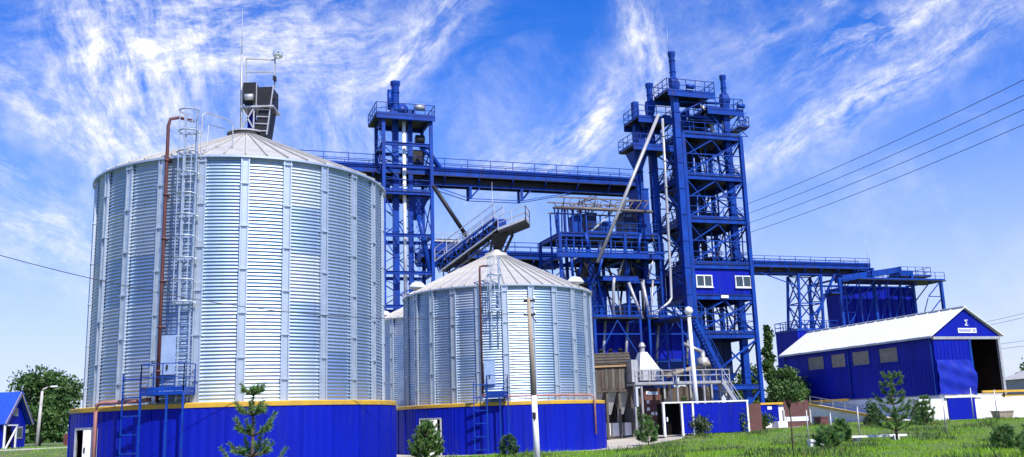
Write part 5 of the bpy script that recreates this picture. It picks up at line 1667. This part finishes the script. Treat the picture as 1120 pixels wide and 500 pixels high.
T = Thing('lamp_pole', 'white lamp pole with a round globe before the low blue wall', 'lamp', (13.15, 71.3, 0.5), plant=False)
T.tube('shaft', (13.18, 71.3, 0.3), (13.05, 71.3, 9.3), 0.20, 0.13, 'white_paint', 12)
T.part('globe', MB().lathe([(0.02, 0), (0.24, 0.10), (0.33, 0.33), (0.24, 0.56), (0.02, 0.66)], (13.05, 71.3, 9.2), 18), 'white_paint', smooth=True)
T.part('collar', MB().lathe([(0.13, 0), (0.2, 0.02), (0.2, 0.1), (0.13, 0.12)], (13.05, 71.3, 9.1), 12), 'rail_grey')
T.part('base', MB().lathe([(0.34, 0), (0.34, 0.5), (0.2, 0.6)], (13.18, 71.3, 0.3), 12), 'concrete')
T = Thing('street_lamp', 'slim concrete street lamp with a short arm by the left tree', 'lamp', (-38.7, 78, 1), plant=False)
T.tube('shaft', (-38.75, 78, 0.6), (-38.55, 78, 5.5), 0.16, 0.10, 'concrete', 10)
T.part('arm', MB().path([(-38.55, 78, 5.4), (-38.5, 78, 5.65), (-38.2, 78, 5.78), (-37.7, 78, 5.85)], 0.06, 8), 'concrete', smooth=True)
T.part('lamp_head', MB().box((-37.6, 78, 5.85), (0.5, 0.2, 0.12)), 'white_paint')

# ------------------------------------------------------------------ left house
T = Thing('small_house', 'small blue house with bright blue gabled roof at the left edge', 'house', (-40.5, 75, 1.0), plant=False)
hx0, hx1, hy0, hy1, hz = -45.0, -38.9, 73.0, 76.4, 0.95
# the gable looks to the right; the ridge runs along x
T.part('wall', MB().span(hx0, hx1, hy0, hy1, hz - 0.3, 3.1), 'blue_sheet')
ym = (hy0 + hy1) / 2
zrdg = 5.25
T.part('gable', MB().add([(hx1 - 0.1, hy0, 3.1), (hx1 - 0.1, hy1, 3.1), (hx1 - 0.1, ym, zrdg), (hx1, hy0, 3.1), (hx1, hy1, 3.1), (hx1, ym, zrdg)], [(2, 1, 0), (3, 4, 5), (0, 1, 4, 3), (1, 2, 5, 4), (2, 0, 3, 5)]), 'blue_sheet')
for sg in (0, 1):
    ye = hy0 - 0.35 if sg == 0 else hy1 + 0.35
    k = 8
    for i in range(k):
        xa = hx0 - 0.4 + (hx1 - hx0 + 0.9) * i / k
        xb = hx0 - 0.4 + (hx1 - hx0 + 0.9) * (i + 1) / k - 0.02
        vs = [(xa, ye, 2.85), (xb, ye, 2.85), (xb, ym, zrdg + 0.03), (xa, ym, zrdg + 0.03)]
        vs = vs + [(x, y, z + 0.07 + 0.01 * (i % 2)) for x, y, z in vs]
        T.part('roof_sheet', MB().add(vs, [(0, 3, 2, 1), (4, 5, 6, 7), (0, 1, 5, 4), (1, 2, 6, 5), (2, 3, 7, 6), (3, 0, 4, 7)]), 'house_roof')
    T.bar('barge_board', (hx1 + 0.42, ye, 2.85), (hx1 + 0.42, ym, zrdg), 0.06, 0.22, 'pole_wood')
w = T.part('window', MB().span(hx1, hx1 + 0.06, ym - 0.3, ym + 0.3, 3.5, 4.1), 'rail_grey')
T.part('pane', MB().span(hx1 + 0.06, hx1 + 0.08, ym - 0.2, ym + 0.2, 3.6, 4.0), 'glass', w)
T.part('porch_post', MB().span(hx1 + 0.25, hx1 + 0.37, hy0 - 0.3, hy0 - 0.18, 0.8, 2.9), 'white_paint')
T.part('porch_post', MB().span(hx1 + 0.25, hx1 + 0.35, hy0 + 1.35, hy0 + 1.45, 0.8, 2.75), 'white_paint')
T.part('porch_beam', MB().span(hx1 + 0.25, hx1 + 0.35, hy0 - 0.1, hy0 + 1.6, 2.75, 2.85), 'white_paint')
T.bar('porch_brace', (hx1 + 0.3, hy0 - 0.1, 0.9), (hx1 + 0.3, hy0 + 1.35, 2.5), 0.1, 0.08, 'white_paint')
T.part('door', MB().span(hx1, hx1 + 0.05, hy0 + 0.3, hy0 + 1.2, 0.9, 2.7), 'dark_interior')
w = T.part('window', MB().span(hx1, hx1 + 0.05, hy0 + 2.0, hy0 + 2.9, 1.8, 2.7), 'rail_grey')
T.part('pane', MB().span(hx1 + 0.05, hx1 + 0.07, hy0 + 2.1, hy0 + 2.8, 1.9, 2.6), 'glass', w)
T = Thing('board_fence', 'low reddish board fence beyond the street lamp', 'fence', (-35.5, 84, 1), plant=False)
for i in range(34):
    x = -39.4 + i * 0.24
    T.part('board', MB().span(x, x + 0.21, 83.97, 84.03, 0.9, 2.0 + 0.06 * random.random()), 'red_wood')
T.bar('rail', (-39.4, 84.06, 1.7), (-31.2, 84.06, 1.7), 0.05, 0.1, 'red_wood')
T.bar('rail', (-39.4, 84.06, 1.2), (-31.2, 84.06, 1.2), 0.05, 0.1, 'red_wood')
single('far_shed', MB().span(70, 80, 128, 140, 0, 5.4).add([(69.6, 127.6, 5.4), (80.4, 127.6, 5.4), (80.4, 140.4, 5.4), (69.6, 140.4, 5.4), (75, 128, 7.2), (75, 140, 7.2)], [(0, 1, 4), (2, 3, 5), (1, 2, 5, 4), (3, 0, 4, 5), (0, 3, 2, 1)]), 'concrete', 'pale grey shed far off at the right edge', 'building', (75, 134, 0), plant=False)
single('far_roof', MB().span(43.5, 49, 128, 133, 0, 5.2).add([(43, 127.6, 5.2), (49.5, 127.6, 5.2), (49.5, 133.4, 5.2), (43, 133.4, 5.2), (46.2, 128, 6.6), (46.2, 133, 6.6)], [(0, 1, 4), (2, 3, 5), (1, 2, 5, 4), (3, 0, 4, 5), (0, 3, 2, 1)]), 'concrete', 'grey roofed hut just beyond the left end of the blue shed', 'building', (46, 130, 0), plant=False)

# ------------------------------------------------------------------ vegetation
def np_mesh(name, V, F, m):
    """V (n,3), F (k,3 or 4) arrays."""
    me = bpy.data.meshes.new(name)
    n, k, c = len(V), len(F), F.shape[1]
    me.vertices.add(n)
    me.vertices.foreach_set('co', V.astype(np.float32).ravel())
    me.loops.add(k * c)
    me.loops.foreach_set('vertex_index', F.astype(np.int32).ravel())
    me.polygons.add(k)
    me.polygons.foreach_set('loop_start', np.arange(0, k * c, c, dtype=np.int32))
    me.update(calc_edges=True)
    me.materials.append(MATS[m])
    return me


def leaves(points, size, aspect=0.6):
    """Randomly turned leaf quads at the points."""
    n = len(points)
    d = RNG.normal(size=(n, 3))
    d /= np.linalg.norm(d, axis=1)[:, None]
    e = RNG.normal(size=(n, 3))
    e -= d * (e * d).sum(1)[:, None]
    e /= np.linalg.norm(e, axis=1)[:, None]
    s_ = size * RNG.uniform(0.6, 1.3, (n, 1))
    V = np.stack([points - d * s_, points + e * s_ * aspect, points + d * s_, points - e * s_ * aspect], 1).reshape(-1, 3)
    F = np.arange(4 * n).reshape(n, 4)
    return V, F


def clump_points(centres, radii, n):
    """Points in shells of several blobs, with an uneven outline."""
    idx = RNG.integers(0, len(centres), n)
    d = RNG.normal(size=(n, 3))
    d /= np.linalg.norm(d, axis=1)[:, None]
    r = RNG.uniform(0.35, 1.0, n) ** 0.6
    jig = 1 + 0.25 * RNG.normal(size=n)
    return centres[idx] + d * radii[idx] * (r * np.clip(jig, 0.5, 1.5))[:, None]


def tree(label, x, y, h, cw, trunk_h, n, size, m, group, shape='round', clumps=22, name='deciduous_tree', girth=0.035):
    z = g1(x, y)
    T = Thing(name, label, 'tree', (x, y, z), plant=False, group=group)
    T.o = Vector((0, 0, 0))
    mb = MB()
    r0 = girth * h + 0.03 * girth / 0.035
    mb.path([(0, 0, -0.2), (0.02 * h, 0.01 * h, trunk_h * 0.6), (0, 0, trunk_h), (0.01 * h, 0, trunk_h + (h - trunk_h) * 0.55)], [r0, r0 * 0.8, r0 * 0.65, r0 * 0.15], 8)
    cs, rs = [], []
    for i in range(clumps):
        a = RNG.uniform(0, 2 * PI)
        if shape == 'round':
            f = RNG.uniform(0.05, 0.95)
            rad = cw / 2 * (math.sin(PI * (0.12 + 0.8 * f)) ** 0.7) * RNG.uniform(0.35, 0.85)
            cz = trunk_h + (h - trunk_h) * f
            cr = cw * RNG.uniform(0.13, 0.24)
        else:
            f = (i + 0.5) / clumps
            rad = cw / 2 * (1 - 0.75 * f) * RNG.uniform(0.2, 0.6)
            cz = trunk_h + (h - trunk_h) * f * 0.96
            cr = cw * RNG.uniform(0.2, 0.32) * (1.1 - 0.6 * f)
        c = np.array([rad * math.cos(a), rad * math.sin(a), cz])
        cs.append(c)
        rs.append([cr, cr, cr * (0.75 if shape == 'round' else 1.3)])
        if i % 2 == 0 or shape == 'round':
            mb.path([(0, 0, trunk_h * 0.8 + (cz - trunk_h) * 0.2), (c[0] * 0.5, c[1] * 0.5, (cz + trunk_h) / 2), tuple(c)], [r0 * 0.3, r0 * 0.2, r0 * 0.08], 5)
    T.part('trunk', mb, 'bark', smooth=True)
    P = clump_points(np.array(cs), np.array(rs), n)
    V, F = leaves(P, size)
    T.part('crown', np_mesh('crown', V, F, m), m)
    return T


def pine(label, x, y, h, w, whorls, m, group, needle=0.13, first=0.12, dens=1.0, bushy=False):
    z = g1(x, y)
    T = Thing('young_pine', label, 'tree', (x, y, z), plant=False, group=group)
    T.o = Vector((0, 0, 0))
    mb = MB()
    r0 = 0.018 * h + 0.012
    mb.path([(0, 0, -0.15), (0.01, 0.0, h * 0.5), (0, 0, h)], [r0, r0 * 0.6, r0 * 0.15], 7)
    segs = [((0, 0, h * 0.72), (0, 0, h), 1.0)]
    for k in range(whorls):
        f = first + (0.93 - first) * k / max(1, whorls - 1)
        zz = h * f
        L = w / 2 * (1.05 - 0.72 * f) * (1.0 if not bushy else 1.1)
        nb = RNG.integers(4, 7)
        a0 = RNG.uniform(0, 2 * PI)
        for j in range(nb):
            a = a0 + 2 * PI * j / nb + RNG.uniform(-0.3, 0.3)
            l = L * RNG.uniform(0.7, 1.15)
            rise = l * RNG.uniform(0.45, 1.0)
            p0 = np.array([0, 0, zz])
            p1 = np.array([math.cos(a) * l * 0.55, math.sin(a) * l * 0.55, zz + rise * 0.25])
            p2 = np.array([math.cos(a) * l, math.sin(a) * l, zz + rise])
            mb.path([p0, p1, p2], [r0 * 0.45, r0 * 0.3, r0 * 0.12], 5)
            segs.append((tuple(p0 * 0.6 + p1 * 0.4), tuple(p1), 0.8))
            segs.append((tuple(p1), tuple(p2), 1.0))
            for q in range(3):
                b = a + RNG.uniform(-0.9, 0.9)
                e = p1 + np.array([math.cos(b), math.sin(b), RNG.uniform(0.2, 0.9)]) * l * 0.35
                mb.path([p1, e], [r0 * 0.2, r0 * 0.08], 4)
                segs.append((tuple(p1), tuple(e), 0.9))
    T.part('trunk', mb, 'bark', smooth=True)
    Vs = []
    for p, q, dn in segs:
        p, q = np.array(p), np.array(q)
        L = np.linalg.norm(q - p)
        n = int(max(10, 190 * L * dens * dn))
        t = RNG.uniform(0, 1.03, (n, 1))
        c = p + (q - p) * t
        ax = (q - p) / max(L, 1e-6)
        d = RNG.normal(size=(n, 3))
        d -= ax * (d @ ax)[:, None]
        d /= np.linalg.norm(d, axis=1)[:, None] + 1e-9
        d = d * 0.85 + ax * 0.65
        ln = needle * RNG.uniform(0.7, 1.2, (n, 1))
        sd = np.cross(d, RNG.normal(size=(n, 3)))
        sd /= np.linalg.norm(sd, axis=1)[:, None] + 1e-9
        wd = needle * 0.075
        Vs.append(np.stack([c - sd * wd, c + sd * wd, c + d * ln], 1).reshape(-1, 3))
    V = np.concatenate(Vs)
    F = np.arange(len(V)).reshape(-1, 3)
    T.part('needles', np_mesh('needles', V, F, m), m)
    return T


def bush(label, x, y, h, w, n, size, m, group, clumps=9):
    z = g1(x, y)
    T = Thing('bush', label, 'bush', (x, y, z), plant=False, group=group)
    T.o = Vector((0, 0, 0))
    mb = MB()
    cs, rs = [], []
    for i in range(clumps):
        a = RNG.uniform(0, 2 * PI)
        f = RNG.uniform(0.15, 0.8)
        rr = w / 2 * RNG.uniform(0.1, 0.65) * (1.1 - 0.6 * f)
        c = np.array([rr * math.cos(a), rr * math.sin(a), h * f])
        cs.append(c)
        cr = RNG.uniform(0.2, 0.32)
        rs.append([w * cr, w * cr, h * cr])
        mb.path([(0, 0, -0.1), tuple(c * 0.6), tuple(c)], [0.03, 0.02, 0.01], 4)
    T.part('stems', mb, 'bark')
    P = clump_points(np.array(cs), np.array(rs), n)
    P[:, 2] = np.maximum(P[:, 2], 0.02)
    V, F = leaves(P, size, 0.5)
    T.part('foliage', np_mesh('foliage', V, F, m), m)
    return T


NEAR = 'young pines in the foreground'
pine('young pine with open upturned branches before the largest silo', -5.9, 21.5, 2.70, 1.7, 6, 'pine_needle', NEAR, 0.095, 0.1, 2.0)
pine('young bluish pine standing alone in the grass before the blue shed', 20.9, 54, 3.7, 2.7, 7, 'pine_needle', NEAR, 0.15, 0.15, 1.4)
pine('pine branch tips rising at the bottom right corner', 13.9, 25.5, 1.85, 1.8, 6, 'pine_needle', NEAR, 0.13, 0.12, 1.4)
pine('dense round young pine before the open door of the cream roofed silo', -4.7, 49.5, 1.85, 1.7, 8, 'pine_needle', NEAR, 0.13, 0.06, 3.0, True)
pine('tiny pine sapling at the foot of the small silo ladder', -0.55, 50, 0.95, 1.05, 5, 'pine_blue', NEAR, 0.14, 0.05, 3.0, True)
pine('small sapling at the grass edge before the plank house', 8.0, 60.5, 1.75, 1.6, 5, 'pine_needle', NEAR, 0.16, 0.1, 2.2)
pine('low pine in the grass right of the ball crowned tree', 14.4, 45.5, 0.95, 1.2, 5, 'pine_needle', NEAR, 0.17, 0.08, 1.6, True)
pine('low dark pine close to the left of the lone pine', 18.2, 55, 1.2, 1.3, 5, 'pine_needle', NEAR, 0.17, 0.08, 1.8, True)
pine('small pine right of the lone pine near the right edge', 20.4, 41, 0.9, 1.3, 5, 'pine_needle', NEAR, 0.15, 0.08, 1.6, True)
pine('squat pine in the weeds near the bottom right', 17.6, 33, 0.85, 1.2, 5, 'pine_needle', NEAR, 0.14, 0.08, 1.6, True)
pine('small pine by the brown trough at the white wall', 31.0, 74, 2.1, 1.5, 5, 'pine_needle', NEAR, 0.18, 0.08, 1.6, True)
tree('small ball crowned tree on a thin trunk before the brown gate', 12.85, 46, 3.15, 1.5, 2.35, 2600, 0.065, 'leaf_mid', 'trees beside the yard', clumps=16, girth=0.011)
bush('silvery green round bush at the foot of the white lamp pole', 13.1, 70.2, 1.5, 2.3, 1500, 0.10, 'leaf_olive', 'bushes by the yard')
bush('tall climbing shrub on the low blue wall beside the white post', 12.4, 71.6, 3.0, 0.9, 900, 0.10, 'weed_green', 'bushes by the yard', 8)
bush('leafy shrub growing up the right half of the low blue wall', 16.6, 71.8, 2.5, 1.3, 900, 0.11, 'weed_green', 'bushes by the yard', 8)
bush('dark low shrub left of the white concrete block', 18.6, 73.5, 1.3, 2.2, 900, 0.11, 'weed_green', 'bushes by the yard')
bush('green shrub right of the brown gate', 28.2, 77, 1.9, 1.8, 800, 0.12, 'weed_green', 'bushes by the yard')
bush('pale green shrub on the ramp edge below the shed', 33.0, 80, 2.0, 2.0, 800, 0.12, 'leaf_olive', 'bushes by the yard')

tree('large leafy tree behind the small house at the left', -45.6, 92, 6.9, 7.4, 1.2, 11000, 0.17, 'leaf_dark', 'trees behind the left house', clumps=34)
tree('tree filling in right of the large left tree', -40.8, 97, 5.2, 4.6, 0.9, 6000, 0.17, 'leaf_dark', 'trees behind the left house', clumps=22)
tree('lower tree at the left frame edge behind the house', -51.5, 95, 4.6, 5.0, 0.9, 5000, 0.17, 'leaf_mid', 'trees behind the left house', clumps=20)
tree('slender poplar right of the tall tower', 36.9, 140, 14.2, 3.6, 1.5, 5000, 0.26, 'leaf_dark', 'trees behind the tower', 'poplar', 14, 'poplar_tree')
tree('broad tree right of the poplar, low behind the tower leg', 37.9, 132, 9.0, 5.2, 1.0, 5000, 0.26, 'leaf_mid', 'trees behind the tower', clumps=20)
tree('rounded light green tree between tower leg and shed', 30.6, 108, 6.0, 4.8, 1.2, 5000, 0.20, 'leaf_mid', 'trees behind the tower', clumps=20)
tree('dark tree seen through the foot of the tall tower', 27.5, 116, 6.6, 4.8, 1.2, 4000, 0.22, 'leaf_dark', 'trees behind the tower', clumps=18)
for i, (x, y, h, cw) in enumerate(((82, 152, 7.6, 9.0), (90, 155, 8.4, 10), (99, 160, 8.0, 10))):
    tree(['leftmost', 'middle', 'rightmost'][i] + ' of the far trees beyond the right end of the shed', x, y, h, cw, 1.2, 4500, 0.34, 'leaf_dark', 'far trees at the right', clumps=20)


# far woods on the horizon, one mass
def wood(name, label, spans, m):
    pts = []
    for (x0, x1, y, h, n) in spans:
        P = np.stack([RNG.uniform(x0, x1, n), y + RNG.uniform(-6, 6, n), np.zeros(n)], 1)
        top = h * (0.72 + 0.28 * np.sin(P[:, 0] * 0.21 + 1.3) * np.sin(P[:, 0] * 0.073 + 0.4) + 0.08 * np.sin(P[:, 0] * 0.9))
        P[:, 2] = g1(x0, y) + top * RNG.uniform(0, 1, n) ** 0.7
        pts.append(P)
    P = np.concatenate(pts)
    V, F = leaves(P, 0.6)
    o = bpy.data.objects.new(name, np_mesh(name, V, F, m))
    C.objects.link(o)
    o['label'] = label
    o['category'] = 'trees'
    o['kind'] = 'stuff'
    return o


wood('far_wood', 'dark line of far woods on the left horizon and behind the plant', [(-120, -72, 150, 5.5, 9000), (-74, -10, 165, 6.6, 10000), (-10, 60, 190, 5.0, 5000), (60, 180, 210, 9.0, 9000)], 'leaf_dark')


# ------------------------------------------------------------------ grass
def grass(name, label, n, xr, yr, hmin, hmax, width, m, excl, patch=0.0):
    x = RNG.uniform(*xr, n)
    y = yr[0] + (yr[1] - yr[0]) * RNG.uniform(0, 1, n) ** 1.25
    keep = np.ones(n, bool)
    if patch > 0:
        f = np.sin(x * 0.8 + 1.7 * np.sin(y * 0.31)) * np.sin(y * 0.55 + 1.3 * np.sin(x * 0.43))
        keep &= f > patch
    for i in np.nonzero(keep)[0]:
        if excl(x[i], y[i]):
            keep[i] = False
    x, y = x[keep], y[keep]
    k = len(x)
    z = gz(x, y)
    tall = 0.75 + 0.45 * np.sin(x * 0.9 + np.sin(y * 0.7)) * np.sin(y * 0.6)
    Vs = []
    for b in range(3):
        a = RNG.uniform(0, 2 * PI, k)
        h = RNG.uniform(hmin, hmax, k) * tall
        ox, oy = RNG.normal(0, 0.09, k), RNG.normal(0, 0.09, k)
        wx, wy = np.cos(a) * width, np.sin(a) * width
        lx, ly = RNG.normal(0, 0.35, k) * h, RNG.normal(0, 0.35, k) * h
        Vs.append(np.stack([np.stack([x + ox - wx, y + oy - wy, z - 0.02], 1), np.stack([x + ox + wx, y + oy + wy, z - 0.02], 1), np.stack([x + ox + lx, y + oy + ly, z + h], 1)], 1).reshape(-1, 3))
    V = np.concatenate(Vs)
    F = np.arange(len(V)).reshape(-1, 3)
    o = bpy.data.objects.new(name, np_mesh(name, V, F, m))
    C.objects.link(o)
    o['label'] = label
    o['category'] = 'grass'
    o['kind'] = 'stuff'
    return o


cT, sT = math.cos(THETA), math.sin(THETA)


def blocked(x, y):
    if YARD(x, y) or PATH(x, y) or ADDED_PAVE(x, y):
        return True
    if (x - BX) ** 2 + (y - BY) ** 2 < 7.45 ** 2 or (x - SX) ** 2 + (y - SY) ** 2 < 6.7 ** 2:
        return True
    dx, dy = x - PLANT_O.x, y - PLANT_O.y
    a, b = dx * cT + dy * sT, -dx * sT + dy * cT
    return b > -2.9 and a > -3 or (b > -11.9 and -10 < a < 3)


grass('grass', 'rough green grass covering the field before the plant', 95000, (-12, 62), (22, 84), 0.06, 0.21, 0.016, 'grass_blade', blocked)
grass('lawn_grass', 'short green grass by the path at the left', 9000, (-50, -19), (34, 78), 0.06, 0.16, 0.02, 'grass_blade', blocked)
grass('dry_weeds', 'dry yellow weeds among the grass', 9000, (2, 60), (28, 82), 0.15, 0.45, 0.013, 'weed_dry', blocked, 0.4)
grass('dark_weeds', 'dark leafy weeds standing in the grass', 30000, (-4, 60), (28, 82), 0.15, 0.5, 0.028, 'weed_green', blocked, 0.3)
# bits lying and standing in the grass
for i, (x, y, L, rz) in enumerate(((20.3, 55.5, 3.6, 0.18), (15.4, 50.6, 0.8, 0.1))):
    zz = g1(x, y)
    single('concrete_slab', MB().box((x, y, zz + 0.30), (L, 0.5, 0.11), rz).box((x - L * 0.3, y, zz + 0.13), (0.3, 0.4, 0.4), rz).box((x + L * 0.3, y, zz + 0.13), (0.3, 0.4, 0.4), rz), 'white_wall',
           ['long white slab lying in the grass behind the lone pine', 'short white slab in the grass left of the lone pine'][i], 'slab', (x, y, zz), plant=False)
for i, (x, y, h) in enumerate(((16.9, 57, 1.9), (18.6, 58, 1.7), (20.6, 59, 2.0), (26.3, 60, 2.3), (36.5, 78, 2.6), (38.4, 78, 2.4))):
    zz = g1(x, y)
    single('stake', MB().tube((x, y, zz - 0.1), (x + 0.03, y, zz + h), 0.04, 0.035, 6), 'rail_grey',
           ['first thin stake left of the lone pine', 'second thin stake left of the lone pine', 'thin stake just behind the lone pine', 'thin stake right of the lone pine', 'thin stake by the white wall at the right', 'stake nearest the right edge by the white wall'][i], 'stake', (x, y, zz), plant=False, group='thin stakes in the grass', smooth=True)
